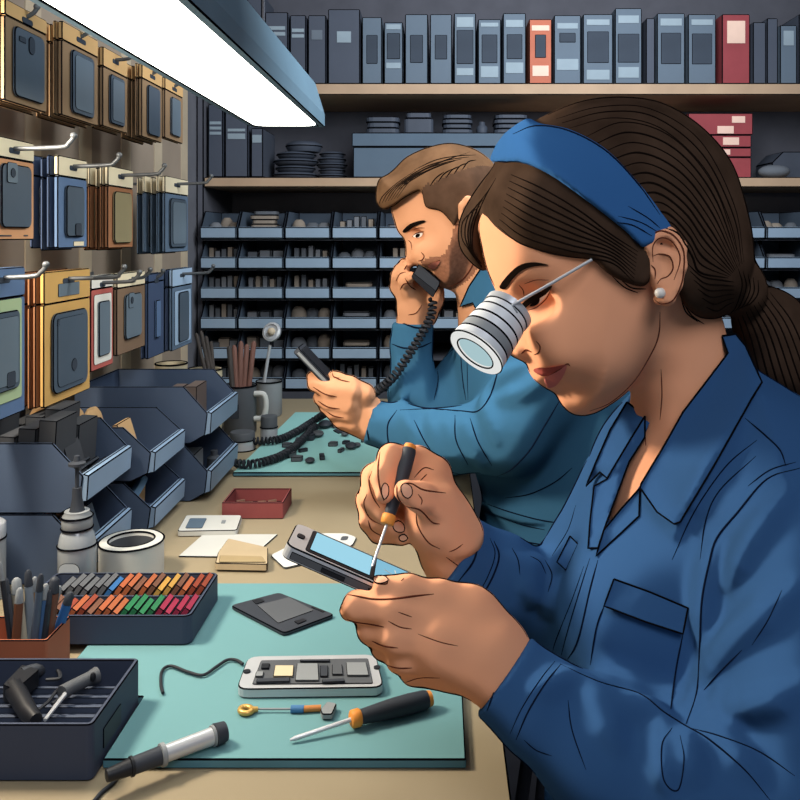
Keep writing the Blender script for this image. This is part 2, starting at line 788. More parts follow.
# ------------------------------------------------------------------ shelving unit
YS = 2.2
SH2, SH1 = 1.310, 1.553
su = thing('shelving_unit', 'tall dark shelving unit with tan shelf boards along the back wall', 'shelving', (0, 2.4, 0))
MB().box((-0.630, 2.505, 0), (1.45, 2.535, 2.1)).build('back_panel', M_BACK, su, world=True)
MB().box((-0.630, YS, 0), (-0.612, 2.504, 2.1)).build('side_panel', M_BACK, su, world=True, ink=0.003)
MB().box((1.43, YS, 0), (1.448, 2.504, 2.1)).build('side_panel', M_BACK, su, world=True, ink=0.003)
for z, t in ((SH1, 0.030), (SH2, 0.026)):
    MB().box((-0.611, YS, z - t), (1.429, 2.504, z)).build('shelf_board', M_SHELF, su, world=True, ink=0.0024)
for r in range(1, 6):
    MB().box((-0.611, 2.17, 0.7655 + r * 0.0766 - 0.0022), (1.429, 2.504, 0.7655 + r * 0.0766 - 0.0006)).build('rack_rail', M_DARK, su, world=True)
MB().box((-0.611, 2.165, 0), (1.429, 2.504, 0.764)).build('base_cabinet', M_DARK, su, world=True, ink=0.003)

# ------------------------------------------------------------------ binders on the shelves
M_BL = mat('binder_slate', '#566370', rough=0.7, var=0.05)
M_BM = mat('binder_mid', '#4a5663', rough=0.7, var=0.05)
M_BD = mat('binder_dark', '#434955', rough=0.7, var=0.05)
M_BO = mat('binder_orange', '#a9604a', rough=0.7)
M_BR = mat('binder_red', '#86393e', rough=0.7)
M_LBL = mat('label_grey', '#84929b', rough=0.8)
M_LBP = mat('label_pale', '#d8b7a5', rough=0.8)
M_WIN = mat('spine_dark', '#343c47', rough=0.8)


def binder(x0, x1, top, base_z, m, marks, label, cat='binder', Yf=2.215, d=0.16, group=None, name='binder'):
    """marks: list of (y0, y1, inset, material, part name) as fractions of the spine height from the top"""
    xa, xb = (x0 - VX) * Yf / F, (x1 - VX) * Yf / F
    h = CZ - (top - VY) * Yf / F - base_z
    w = xb - xa
    t = thing(name, label, cat, ((xa + xb) / 2, Yf, base_z), group=group)
    MB().box((-w / 2, 0, 0), (w / 2, d, h)).build('cover', m, t, ink=0.0026)
    for a, b, ins, mm, nm in marks:
        MB().box((-w / 2 + w * ins, -0.0018, h * (1 - b)), (w / 2 - w * ins, 0.001, h * (1 - a))).build(nm, mm, t, ink=0.0016 if nm == 'spine_window' else 0)
    return t


def W(a, b, ins=0.22): return (a, b, ins, M_WIN, 'spine_window')
def Lb(a, b, ins=0.12, m=None): return (a, b, ins, m or M_LBL, 'spine_label')


B = [
    (226, 246, -16, M_BD, [], 'dark binder standing behind the far end of the bench lamp housing'),
    (247, 262, -8, M_BD, [], 'dark narrow binder between the lamp housing and the striped-label binders'),
    (265, 288, 12, M_BD, [Lb(.2, .25), Lb(.28, .33)], 'dark slate binder with two label stripes, first of the row beside the lamp'),
    (290, 306, 15, M_BD, [Lb(.2, .25), Lb(.28, .33)], 'narrow dark binder with two label stripes, second from the lamp'),
    (308, 326, 15, M_BD, [Lb(.22, .36, .2, mat('label_dim', '#5d6670'))], 'dark binder with a dim grey label, just before the wide one'),
    (328, 360, 9, M_BD, [Lb(.3, .45, .28)], 'wide dark binder with one pale square label'),
    (362, 382, 17, M_BL, [W(.27, .7)], 'slate binder with a tall dark spine window, next to the wide dark one'),
    (384, 403, 22, M_BL, [Lb(.04, .12), W(.18, .6, .15), Lb(.66, .75)], 'short slate binder with labels above and below its window'),
    (405, 428, 14, M_BL, [W(.3, .7)], 'slate binder with a dark window above the long storage case'),
    (430, 452, 14, M_BL, [W(.3, .65)], 'slate binder with a dark window above the dark stacked plates'),
    (454, 476, 13, M_BL, [Lb(.06, .2), W(.24, .72, .12), Lb(.78, .88)], 'slate binder with large window and pale label above it'),
    (478, 501, 19, M_BL, [Lb(.06, .12), W(.24, .68, .16), Lb(.73, .9)], 'slate binder with a double label near its foot'),
    (503, 526, 13, M_BL, [Lb(.1, .2), W(.3, .65, .16), Lb(.7, .85)], 'slate binder directly beside the orange one'),
    (529, 552, 19, M_BO, [Lb(.1, .18, .12, M_LBP), W(.24, .6, .26), Lb(.72, .88, .15, M_LBP)], 'orange binder with a small dark window'),
    (554, 581, 15, M_BL, [Lb(.12, .2), W(.26, .4, .2), Lb(.64, .8, .1)], 'slate binder with a small high window beside the orange one'),
    (583, 613, 14, M_BL, [Lb(.08, .16), W(.25, .7, .14), Lb(.8, .94)], 'broad slate binder with wide dark window and low label stripes'),
    (615, 642, 8, M_BL, [Lb(.1, .2), W(.34, .72, .1), Lb(.78, .92)], 'tallest slate binder in the row with labels top and bottom'),
    (646, 655, 18, M_BD, [], 'thin dark binder wedged between two slate ones'),
    (657, 685, 13, M_BL, [Lb(.08, .18), W(.28, .72, .14)], 'slate binder with big window, second before the red binder'),
    (688, 716, 14, M_BL, [Lb(.08, .16), W(.28, .72, .14)], 'slate binder with big window touching the red binder'),
    (722, 750, 14, M_BR, [Lb(.1, .42, .18, M_LBP)], 'red binder with a pale square label'),
    (753, 766, 22, M_BD, [], 'thin dark binder just beyond the red binder'),
    (767, 778, 18, M_BD, [], 'dark narrow binder between the thin dark one and the labelled slate one'),
    (780, 797, 25, M_BL, [Lb(.1, .35, .2)], 'short slate binder with one high label at the shelf end'),
    (799, 822, 14, M_BD, [], 'tall dark binder at the end of the top shelf'),
]
for b in B:
    binder(b[0], b[1], b[2], SH1 + .0008, b[3], b[4], b[5], group='binders on the top shelf')
for b in [
    (208, 223, 104, M_BD, [Lb(.24, .28), Lb(.31, .35), Lb(.38, .42)], 'dark binder with three label stripes on the lower shelf by the wall'),
    (225, 248, 108, M_BD, [Lb(.3, .34), Lb(.37, .45)], 'dark binder with two label stripes, second on the lower shelf'),
    (251, 263, 128, M_BD, [Lb(.14, .3)], 'short dark binder half hidden under the lamp end'),
]:
    binder(b[0], b[1], b[2], SH2 + .0008, b[3], b[4], b[5], group='binders on the lower shelf')

# ------------------------------------------------------------------ stacks, case and boxes on the lower shelf
M_PLATE = mat('dark_plate', '#3b414c', rough=0.6)
M_CASE = mat('case_blue', '#4c5c6b', rough=0.7, var=0.05)
M_RED = mat('box_red', '#86393e', rough=0.7)


def disc(px0, px1, z, h, label, group, Yf=2.3, cat='dish', name='stacked_dish', squash=0.8, m=None):
    r = (px1 - px0) / 2 * Yf / F
    x = ((px0 + px1) / 2 - VX) * Yf / F
    mb = MB().lathe([(r * 0.86, 0), (r, h * 0.45), (r, h * 0.62), (r * 0.97, h * 0.75), (r * 0.7, h)], 20)
    mb.add([Vector((0, 0, 0))], [])
    mb.v.pop()
    mb.tube([(r * 1.005 * math.cos(a), r * 1.005 * math.sin(a), h * 0.53) for a in (k * math.pi / 12 for k in range(25))], 0.0016, 5, mi=1, cap=False)
    o = mb.build(name, [m or M_PLATE, INK], loc=(x, Yf, z))
    return tag(o, label, cat, group)


z = SH2 + .0008
for i, (a, b) in enumerate([(273, 317), (276, 315), (274, 318), (277, 316)]):
    disc(a, b, z, 0.018, ['lowest', 'second', 'third', 'fourth'][i] + ' dark dish in the taller stack beside the binders', 'dark dishes in the taller stack')
    z += 0.0182
disc(286, 322, z, 0.028, 'deep dark bowl crowning the taller dish stack', 'dark dishes in the taller stack', name='bowl', cat='bowl')
z = SH2 + .0008
for i, (a, b) in enumerate([(318, 346), (319, 345), (317, 347), (318, 346), (320, 345)]):
    disc(a, b, z, 0.0145, ['lowest', 'second', 'middle', 'fourth', 'topmost'][i] + ' dark dish in the shorter stack by the long case', 'dark dishes in the shorter stack')
    z += 0.0147

xa, xb = (353 - VX) * 2.23 / F, (512 - VX) * 2.23 / F
zc = CZ - (133 - VY) * 2.23 / F
sc_ = thing('storage_case', 'long blue-grey storage case with a lid on the lower shelf', 'case', ((xa + xb) / 2, 2.23, SH2 + .0008))
hw = (xb - xa) / 2
MB().box((-hw, 0, 0), (hw, 0.2, (zc - SH2) * 0.68)).build('case_body', M_CASE, sc_, ink=0.0026)
MB().box((-hw - .003, -.004, (zc - SH2) * 0.685), (hw + .003, 0.204, zc - SH2)).build('lid', M_CASE, sc_, ink=0.0026)


def plates(px0, px1, n, h, nm):
    z = zc + 0.0005
    for i in range(n):
        d = 2 * (i % 2)
        w = (px1 - px0 - d) * 2.29 / F / 2
        x = ((px0 + px1) / 2 - VX) * 2.29 / F
        mb = MB().prism(rrect(2 * w, 0.1, 0.02, 3), h)
        o = mb.build('spare_tray', M_PLATE, loc=(x, 2.29, z), ink=0.0022)
        pos = {0: 'bottom', n - 1: 'top'}.get(i, 'inner')
        tag(o, f'{pos} dark rounded tray in the {nm} on the long case', 'tray', f'dark trays in the {nm}')
        z += h + 0.0004


plates(367, 400, 3, 0.0145, 'first stack')
plates(442, 472, 4, 0.0125, 'middle stack')
plates(493, 527, 4, 0.0125, 'third stack')
o = MB().prism(rrect(0.078, 0.1, 0.012, 3), 0.04).build('spare_box', M_PLATE, loc=((419 - VX) * 2.29 / F, 2.29, zc + .0005), ink=0.0026)
tag(o, 'dark rounded box with a raised lid between two tray stacks', 'box')
MB().prism(rrect(0.066, 0.09, 0.012, 3), 0.016).build('lid', M_PLATE, o, loc=(0, 0, 0.0405), ink=0.0026)
o = MB().lathe([(0.013, 0), (0.015, 0.004), (0.015, 0.022), (0.008, 0.028), (0.008, 0.036)], 14).build('small_bottle', M_PLATE, loc=((482 - VX) * 2.29 / F, 2.29, zc + .0005))
tag(o, 'tiny dark bottle on the long case beside the middle stack', 'bottle')

zt = [175, 157.3, 147.6, 135, 113]
M_LB2 = mat('label_cream', '#d9b6a6', rough=0.8)
for i in range(4):
    Yb = 2.24
    z0 = SH2 + 0.0005 if i == 0 else CZ - (zt[i] - VY) * Yb / F + .0005
    z1 = CZ - (zt[i + 1] - VY) * Yb / F
    xa, xb = ((688 if i != 1 else 690) - VX) * Yb / F, ((753 - (i < 3) * 1.5) - VX) * Yb / F
    t = thing('red_box', ['lowest and tallest red box of the stack, without a label',
                          'second red box from the bottom of the stack, thin with a pale label',
                          'third red box from the bottom of the stack, with a pale label near its middle',
                          'topmost red box of the stack, with two pale labels'][i], 'box', ((xa + xb) / 2, Yb, z0), group='red boxes on the lower shelf')
    w = (xb - xa) / 2
    MB().box((-w, 0, 0), (w, 0.16, z1 - z0)).build('box_body', M_RED, t, ink=0.0024)
    H = z1 - z0
    for a, b, c, d in [[], [(-.15, .3, .25, .8)], [(.1, .6, .2, .8)], [(.35, .75, .55, .85), (-.1, .4, .06, .4)]][i]:
        MB().box((a * w, -.002, c * H), (b * w, 0.001, d * H)).build('paper_label', M_LB2, t)
# dark crate with a pitched lid and a pale lump in front
x0 = (772 - VX) * 2.3 / F
cr = MB()
cr.prism([(0, 0), (0.14, 0), (0.14, 0.045), (0.11, 0.075), (0.03, 0.075), (0, 0.045)], 0.12, M=T(x0, 2.42, SH2 + .0008) @ FRONTM)
o = cr.build('parts_crate', M_PLATE, loc=(x0 + .07, 2.36, SH2 + .0008), world=True, ink=0.0026)
tag(o, 'dark crate with sloping shoulders at the shelf end behind a grey lump', 'crate')
mb = MB().ball((0, 0, 0.017), (0.042, 0.03, 0.018), 8)
tag(mb.build('cloth_bundle', mat('bundle', '#5b6067', rough=0.9), loc=((774 - VX) * 2.25 / F, 2.25, SH2 + .0008)), 'small grey rounded bundle lying before the dark crate', 'bundle')

# ------------------------------------------------------------------ parts bins
M_BIN = mat('bin_navy', '#46546a', rough=0.6, var=0.05)
M_BINR = mat('bin_rack', '#485462', rough=0.7, var=0.05)
M_LIP = mat('bin_lip', '#7d93ab', rough=0.5, var=0.04)
M_LIPR = mat('bin_lip_rack', '#8396a8', rough=0.5, var=0.04)


def make_bin(label, L, Wd, H, m, ml, ink, lipf=(0.22, 0.52), group=None, name='parts_bin', cut=0.36):
    """open-fronted bin, front lip at x = 0 facing +x, body reaching back to x = -L"""
    t = thing(name, label, 'bin', group=group)
    side = [(-L, 0), (-.13 * L, 0), (-0.004, lipf[0] * H), (0, lipf[1] * H), (-cut * L, H), (-L, H)]
    th = 0.004
    sh = MB()
    for y in (-Wd / 2, Wd / 2 - th):
        # prism along +y: local (x, z) plane
        M = Matrix(((1, 0, 0, 0), (0, 0, 1, y), (0, 1, 0, 0), (0, 0, 0, 1)))
        sh.prism(side, th, M=M)
    sh.box((-L + th, -Wd / 2 + th, 0), (-.13 * L, Wd / 2 - th, th))
    sh.box((-L, -Wd / 2 + th, 0), (-L + th, Wd / 2 - th, H))
    sh.build('bin_body', m, t, ink=ink)
    lp = MB()
    M = Matrix(((1, 0, 0, 0), (0, 0, 1, -Wd / 2 + th * .5), (0, 1, 0, 0), (0, 0, 0, 1)))
    lp.prism([(-.13 * L, 0), (-0.001, lipf[0] * H), (0.004, lipf[0] * H + .001), (0.006, lipf[1] * H), (0, lipf[1] * H + .002), (-0.006, lipf[1] * H), (-.13 * L, th)], Wd - th, M=M)
    lp.build('front_lip', ml, t, ink=ink)
    return t


rowname = ['bottom row', 'fifth row', 'fourth row', 'third row', 'second row', 'top row']
colname = ['first column from the peg wall', 'second column', 'third column', 'fourth column', 'fifth column behind the man', 'sixth column behind the man']
rp = make_bin('x', 0.20, 0.1175, 0.0735, M_BINR, M_LIPR, 0.002, lipf=(0.03, 0.42), cut=0.2)
used = False
BX0 = (190 - VX) * 2.16 / F
rackbins = []
for r in range(6):
    cols = list(range(6)) if r in (2, 3) else list(range(5))
    for c in cols + ([20, 21] if r > 1 else []):
        x = BX0 + 0.0597 + c * 0.1194 if c < 20 else (766 - VX) * 2.16 / F + (c - 20.5) * 0.1194
        z = 0.7655 + r * 0.0766
        if c == 0:
            x += 0.012
        lab = f'blue-grey parts bin, {rowname[r]} of the back rack, ' + (colname[c] if c < 20 else ('just beside the ponytail' if c == 20 else 'beyond the ponytail'))
        if not used:
            o = rp
            o.location = (x, 2.163, z)
            o.rotation_euler = (0, 0, -math.pi / 2)
            o['label'] = lab
            used = True
        else:
            o = dup(rp, (x, 2.163, z), (0, 0, -math.pi / 2), lab)
        o.scale = (1, 0.79 if c == 0 else 1, 1)
        o['group'] = 'parts bins in the back rack'
        rackbins.append((r, c, x, z))

M_C1 = mat('part_grey', '#6e7176', rough=0.8)
M_C2 = mat('part_brown', '#857a6e', rough=0.8)
M_C3 = mat('part_dark', '#565a60', rough=0.8)
LOC = lambda r, c: f'back rack {rowname[r]}, ' + (colname[c].split(' from')[0].split(' behind')[0] if c < 20 else ('beside the ponytail' if c == 20 else 'beyond the ponytail'))
for r, c, x, z in rackbins:
    kind = RND.choice(['lump', 'block', 'upright', 'slab'])
    if (r, c) == (5, 0): kind = 'lump'
    if (r, c) == (5, 1): kind = 'stack'
    if (r, c) in ((3, 0), (3, 1), (2, 0)): kind = 'upright'
    n = {'lump': 3, 'block': 3, 'upright': 5, 'slab': 3, 'stack': 6}[kind]
    if c in (4, 5) and kind == 'upright':
        n = 3
    for i in range(n):
        m = RND.choice([M_C1, M_C2, M_C3])
        mb = MB()
        zz = z + 0.0045
        if kind == 'lump':
            rx = 0.017 + RND.random() * .004
            rz = 0.020 + RND.random() * .008
            mb.ball((0, 0, rz), (rx, 0.018, rz), 7)
            px = x + (i - 1) * (0.034 if c else 0.026)
            y = 2.235 + 0.015 * (i % 2)
            nm, w = 'rounded_part', 'rounded spare part'
        elif kind == 'block':
            a = 0.013 + RND.random() * .003
            h = 0.034 + RND.random() * .014
            mb.box((-a, -.012, 0), (a, .012, h), M=RZ(RND.uniform(-.1, .1)))
            px = x + (i - 1) * (0.034 if c else 0.026)
            y = 2.23
            nm, w = 'boxed_part', 'small boxed spare part'
        elif kind == 'upright':
            h = 0.043 + RND.random() * .016
            mb.box((-.0075, -.014, 0), (.0075, .014, h))
            px = x + (i - (n - 1) / 2) * (0.0185 if c else 0.016)
            y = 2.23
            nm, w = 'upright_part', 'slim part standing upright'
        else:
            mb.prism(rrect((0.07 if c else .06) - .01 * (i % 2), 0.05, 0.012, 3), 0.0115)
            px = x + RND.uniform(-.006, .006)
            y = 2.24
            zz += i * 0.0118
            nm, w = 'flat_part', 'flat dark part lying stacked'
        tag(mb.build(nm, m, loc=(px, y, zz), ink=0 if kind == 'lump' else 0.0018), f'{w} in a bin, {LOC(r, c)}', 'spare part', f'parts in the {LOC(r, c)}')

# ------------------------------------------------------------------ lamp
ZL = CZ + 0.19
lx0, lx1, ly0, ly1 = -0.334, -0.203, 0.38, 1.50
M_LAMP = mat('lamp_housing', '#5f7a8a', rough=0.5, var=0.05)
lamp = thing('pendant_lamp', 'long bench lamp with glowing white panel and blue-grey housing, hanging overhead', 'lamp', ((lx0 + lx1) / 2, 0.94, ZL))
hs = MB()


def rect_ring(ix, iy, z):
    return [Vector((lx0 + ix, ly0 + iy, z)), Vector((lx1 - ix, ly0 + iy, z)), Vector((lx1 - ix, ly1 - iy, z)), Vector((lx0 + ix, ly1 - iy, z))]


hs.loft([rect_ring(0.012, 0.014, ZL + 0.004), rect_ring(0.010, 0.012, ZL), rect_ring(0, 0, ZL), rect_ring(0, 0, ZL + 0.022), rect_ring(0.014, 0.02, ZL + 0.075), rect_ring(0.03, 0.04, ZL + 0.085)], smooth=False)
hs.build('housing', M_LAMP, lamp, ink=0.0016, world=True, angle=20)
gl = MB().prism(rrect(lx1 - lx0 - 0.024, ly1 - ly0 - 0.028, 0.022, 6, (lx0 + lx1) / 2, (ly0 + ly1) / 2), 0.002, M=T(0, 0, ZL + 0.0005))
gl.build('glowing_panel', mat('lamp_glow', '#fdfdf4', emit=7.0), lamp, world=True)
for y in (0.6, 1.3):
    MB().tube([(-0.27, y, ZL + 0.08), (-0.27, y, 2.4)], 0.002, 6).build('hanging_wire', M_DARK, lamp, world=True)

# ------------------------------------------------------------------ phone cases hanging on the peg wall
XF = -0.50
C_KRAFT = mat('card_kraft', '#8f7457', rough=0.8, var=0.06)
C_TAN = mat('card_tan', '#cda46e', rough=0.8, var=0.05)
C_CREAM = mat('card_cream', '#e0d3b4', rough=0.8, var=0.04)
C_PEACH = mat('card_peach', '#c8936a', rough=0.8, var=0.05)
C_BLUE = mat('card_blue', '#5a7294', rough=0.8, var=0.05)
C_DBLUE = mat('card_darkblue', '#404f6b', rough=0.8, var=0.05)
C_RUST = mat('card_rust', '#976848', rough=0.8, var=0.05)
C_STEEL = mat('card_steel', '#5b6e83', rough=0.8, var=0.05)
C_YEL = mat('card_yellow', '#c79d5c', rough=0.8, var=0.05)
C_REDP = mat('card_red', '#ad5a52', rough=0.8, var=0.05)
C_WHITE = mat('card_white', '#d9d6cc', rough=0.8, var=0.04)
C_BROWN = mat('card_brown', '#7b6450', rough=0.8, var=0.05)
C_PALE = mat('card_paleblue', '#9db4cc', rough=0.8, var=0.04)
C_GREEN = mat('card_sage', '#a5b890', rough=0.8, var=0.04)
P_CASE = mat('case_slate', '#4b5865', rough=0.35, var=0.05, spec=0.5)
P_CASE2 = mat('case_gloss', '#66747f', rough=0.3, var=0.05, spec=0.5)
P_OLIVE = mat('case_olive', '#8c8263', rough=0.4, var=0.05)


def make_pack(w, h, hd, body, head, case, label, group, cam=None, phone=(0.62, 0.86, 0.0), inner=None, extra=None, frame_m=None):
    """card pack facing +x; origin at the hang hole. phone = (width, height) as fractions of the lower area"""
    t = thing('phone_case_pack', label, 'phone case', group=group)
    top, bot = 0.014, 0.014 - h
    I = 0.0014
    MB().prism(rrect(w, h - hd, 0.003, 2, 0, (bot + top - hd) / 2), 0.006, M=T(-0.006, 0, 0) @ WALLM).build('backing_card', body, t, ink=I)
    MB().prism(rrect(w, hd, 0.003, 2, 0, top - hd / 2), 0.0064, M=T(-0.006, 0, 0) @ WALLM).build('header_card', head, t, ink=I)
    MB().prism(rrect(w * 0.26, 0.007, 0.003, 3, 0, 0.0), 0.0006, M=T(0.0003, 0, 0) @ WALLM).build('hang_slot', M_WIN, t, ink=0.0008)
    lo = h - hd
    ch, cw = lo * phone[1], w * phone[0]
    cz = bot + lo * 0.5 + phone[2] * lo
    if frame_m:
        MB().prism(rrect(w * .8, lo * .86, 0.004, 2, 0, cz), 0.001, M=T(0.0002, 0, 0) @ WALLM).build('window_frame', frame_m, t, ink=0.001)
    cs = MB().prism(rrect(cw, ch, min(cw, ch) * 0.12, 4, 0, cz), 0.004, M=T(0.0004, 0, 0) @ WALLM).build('phone_case', case, t, ink=0.0014)
    if inner:
        MB().prism(rrect(cw * .8, ch * .86, cw * .08, 3, 0, cz), 0.0008, M=T(0.0046, 0, 0) @ WALLM).build('inset_panel', inner, cs, ink=0.001)
    if cam == 'pill':
        MB().prism(rrect(cw * .2, ch * .26, cw * .09, 4, cw * 0.02, cz + ch * .3), 0.0012, M=T(0.0046, 0, 0) @ WALLM).build('camera_cutout', M_WIN, cs, ink=0.001)
        MB().prism(rrect(cw * .22, ch * .08, cw * .02, 3, -cw * 0.28, cz + ch * .33), 0.001, M=T(0.0046, 0, 0) @ WALLM).build('logo_mark', M_WIN, cs, ink=0.0006)
    elif cam == 'square':
        MB().prism(rrect(cw * .34, cw * .34, cw * .05, 3, -cw * 0.2, cz + ch * .36), 0.0012, M=T(0.0046, 0, 0) @ WALLM).build('camera_cutout', P_CASE2, cs, ink=0.001)
        MB().prism(rrect(cw * .16, cw * .16, cw * .079, 4, -cw * 0.2, cz + ch * .36), 0.0008, M=T(0.006, 0, 0) @ WALLM).build('camera_lens', M_WIN, cs, ink=0.0006)
    elif cam == 'low':
        MB().prism(rrect(cw * .34, cw * .3, cw * .05, 3, cw * 0.1, cz - ch * .36), 0.0012, M=T(0.0046, 0, 0) @ WALLM).build('button_cutout', M_WIN, cs, ink=0.001)
    elif cam == 'home':
        MB().prism(rrect(cw * .16, cw * .16, cw * .079, 4, cw * 0.05, cz - ch * .2), 0.0008, M=T(0.0056, 0, 0) @ WALLM).build('button_cutout', M_WIN, cs, ink=0.0006)
        MB().prism(rrect(cw * .06, ch * .1, cw * .02, 3, -cw * 0.38, cz + ch * .38), 0.0008, M=T(0.0046, 0, 0) @ WALLM).build('side_slot', M_WIN, cs, ink=0.0006)
    if extra == 'sticker':
        MB().prism(rrect(w * .36, lo * .07, 0.001, 2, w * .18, bot + lo * .06), 0.0008, M=T(0.0003, 0, 0) @ WALLM).build('price_sticker', C_CREAM, t, ink=0.0006)
    if extra == 'badge':
        MB().prism(rrect(w * .46, hd * .42, 0.001, 2, 0, top - hd * .62), 0.0008, M=T(0.0006, 0, 0) @ WALLM).build('card_badge', P_CASE2, t, ink=0.0008)
    if extra == 'print':
        for k, (a, b) in enumerate(((-.22, .3), (.28, .1))):
            MB().box((0.0001, w * (a - b / 2), bot + lo * .045), (0.0007, w * (a + b / 2), bot + lo * .062)).build('printed_line', M_WIN, t)
    return t


M_HOOK = mat('hook_steel', '#5f6265', rough=0.35, metal=0.3)


def peg_hook(Yc, zc_, tip, label):
    mb = MB()
    mb.tube(spline([(-0.616, Yc, zc_ + .004), (-0.55, Yc, zc_ + .002), (tip - .02, Yc, zc_ + .004), (tip - .006, Yc, zc_ + .009), (tip, Yc, zc_ + .016)], 4), 0.0028, 8)
    mb.ball((tip, Yc, zc_ + .018), 0.0042, 6)
    mb.box((-0.6165, Yc - .008, zc_ - .012), (-0.6135, Yc + .008, zc_ + .016))
    o = mb.build('peg_hook', M_HOOK, loc=(-0.616, Yc, zc_), world=True)
    tag(o, label, 'hook', 'steel hooks on the pegboard')


PK = [
    # x0, x1, ytop, ybot, header frac, body, header, case, cam, phone, inner, extra, frame, n behind, gap, behind material, hook tip, key words
    (5, 47, 10, 107, .16, C_KRAFT, C_TAN, P_CASE, 'pill', (.72, .84, 0), None, None, None, 2, .009, None, None, 'kraft phone case pack with pill camera hole', 'upper row, nearest the lamp front'),
    (62, 98, 31, 121, .2, C_KRAFT, C_TAN, P_CASE, None, (.62, .86, 0), P_CASE2, None, None, 4, .0085, None, None, 'kraft phone case pack with slate rounded case', 'upper row, second pack'),
    (103, 127, 53, 130, .25, C_KRAFT, C_TAN, P_CASE, None, (.6, .84, 0), P_CASE2, None, None, 2, .008, None, -.468, 'narrow kraft phone case pack', 'upper row, middle pack'),
    (142, 162, 69, 140, .2, C_KRAFT, C_TAN, P_CASE, None, (.6, .86, 0), None, None, None, 4, .0085, None, None, 'kraft phone case pack with dark slim case', 'upper row, fourth pack'),
    (165, 183, 82, 141, .2, C_KRAFT, C_TAN, P_CASE2, None, (.5, .8, 0), None, None, None, 1, .008, None, None, 'small kraft phone case pack', 'upper row, last pack'),
    (-8, 34, 139, 240, .2, C_PEACH, C_CREAM, P_CASE, 'square', (.72, .78, .04), None, 'print', None, 1, .008, None, -.43, 'peach phone case pack with square camera hole', 'middle row, by the picture edge'),
    (58, 87, 158, 248, .22, C_BLUE, C_CREAM, P_CASE, 'low', (.62, .72, .02), None, 'sticker', None, 3, .011, C_DBLUE, -.437, 'blue phone case pack with a price sticker', 'middle row, second pack'),
    (108, 133, 168, 248, .24, C_RUST, C_CREAM, P_OLIVE, None, (.7, .84, 0), None, None, None, 4, .009, None, -.432, 'rust phone case pack with olive case', 'middle row, third pack'),
    (165, 188, 178, 252, .22, C_STEEL, C_CREAM, P_CASE, None, (.72, .84, 0), P_CASE2, None, None, 4, .0125, None, -.435, 'steel-blue phone case pack', 'middle row, last pack'),
    (-19, 25, 268, 419, .2, C_BLUE, C_BLUE, P_CASE, 'low', (.6, .66, .06), P_CASE2, None, C_GREEN, 1, .009, None, -.452, 'large blue pack with a sage window', 'lower row, by the picture edge'),
    (44, 90, 270, 398, .24, C_YEL, C_YEL, P_CASE, 'home', (.76, .8, 0), P_CASE, 'badge', None, 3, .010, C_RUST, -.425, 'amber phone case pack with grey badge', 'lower row, second pack'),
    (91, 113, 275, 368, .14, C_REDP, C_WHITE, P_CASE2, None, (.52, .68, 0), None, None, C_WHITE, 1, .007, None, -.445, 'red phone case pack with a white frame', 'lower row, third pack'),
    (117, 145, 272, 351, .18, C_BROWN, C_CREAM, P_CASE2, 'square', (.58, .68, .05), None, None, None, 1, .007, None, -.47, 'brown phone case pack with cream header', 'lower row, fourth pack'),
    (148, 164, 273, 356, .1, C_DBLUE, C_DBLUE, C_BLUE, None, (.3, .5, 0), None, None, None, 1, .009, None, None, 'narrow dark blue pack', 'lower row, between the brown and pale blue packs'),
    (172, 192, 268, 347, .22, C_STEEL, C_PALE, P_CASE, None, (.5, .8, 0), None, None, C_PALE, 2, .009, C_DBLUE, -.44, 'pale blue phone case pack', 'lower row, last pack'),
]
for (x0, x1, yt, yb, hf, body, head, case, cam, ph, inner, extra, fm, nb_, gap, bm_, tip, kw, where) in PK:
    Y0, Y1 = 0.5 * F / (VX - x0), 0.5 * F / (VX - x1)
    Yc = (Y0 + Y1) / 2
    xm = VX - 0.5 * F / Yc
    zt_, zb_ = CZ - (yt - VY) * Yc / F, CZ - (yb - VY) * Yc / F
    w, h = Y1 - Y0, zt_ - zb_
    row = where.split(',')[0]
    p = make_pack(w, h, h * hf, body, head, case, f'{kw}, {row} of the pegboard', f'phone case packs in the {row}', cam, ph, inner, extra, fm)
    p.location = (XF, Yc, zt_ - 0.014)
    for k in range(nb_):
        q = dup(p, (XF - gap * (k + 1), Yc + (0.004 if k % 2 else -0.002), zt_ - 0.014 - 0.003 * (k % 2)), None,
                f'card pack hanging behind the {kw}', None)
        q.scale = (0.55, 1, 1)
        if bm_ is not None:
            for ch in q.children:
                if ch.name.startswith('backing_card') or ch.name.startswith('header_card'):
                    ch.data = ch.data.copy()
                    ch.data.materials[0] = bm_
    peg_hook(Yc, zt_ - 0.014, tip if tip else XF + 0.012, f'steel hook holding the {kw}')
# ================================================================== things on the workbench
M_NAVY = mat('tray_navy', '#363e50', rough=0.6, var=0.05)
M_CHAR = mat('charcoal', '#30343b', rough=0.55, var=0.05)
M_BLK = mat('black_plastic', '#191b20', rough=0.45, var=0.03)
M_WHT = mat('white_plastic', '#b9b9b3', rough=0.5, var=0.03)
M_CREAMY = mat('cream', '#bfb294', rough=0.7, var=0.05)
M_GREY = mat('grey_ware', '#7f8385', rough=0.5, var=0.05)
M_DGREY = mat('dark_ware', '#4d5054', rough=0.6, var=0.05)
M_SILV = mat('silver', '#bcbfc2', rough=0.3, metal=0.35, var=0.03)
M_ORG = mat('orange_plastic', '#d98a3a', rough=0.5)
M_TERRA = mat('terracotta', '#9a5a41', rough=0.7)
M_CABLE = mat('cable_black', '#22252b', rough=0.6)


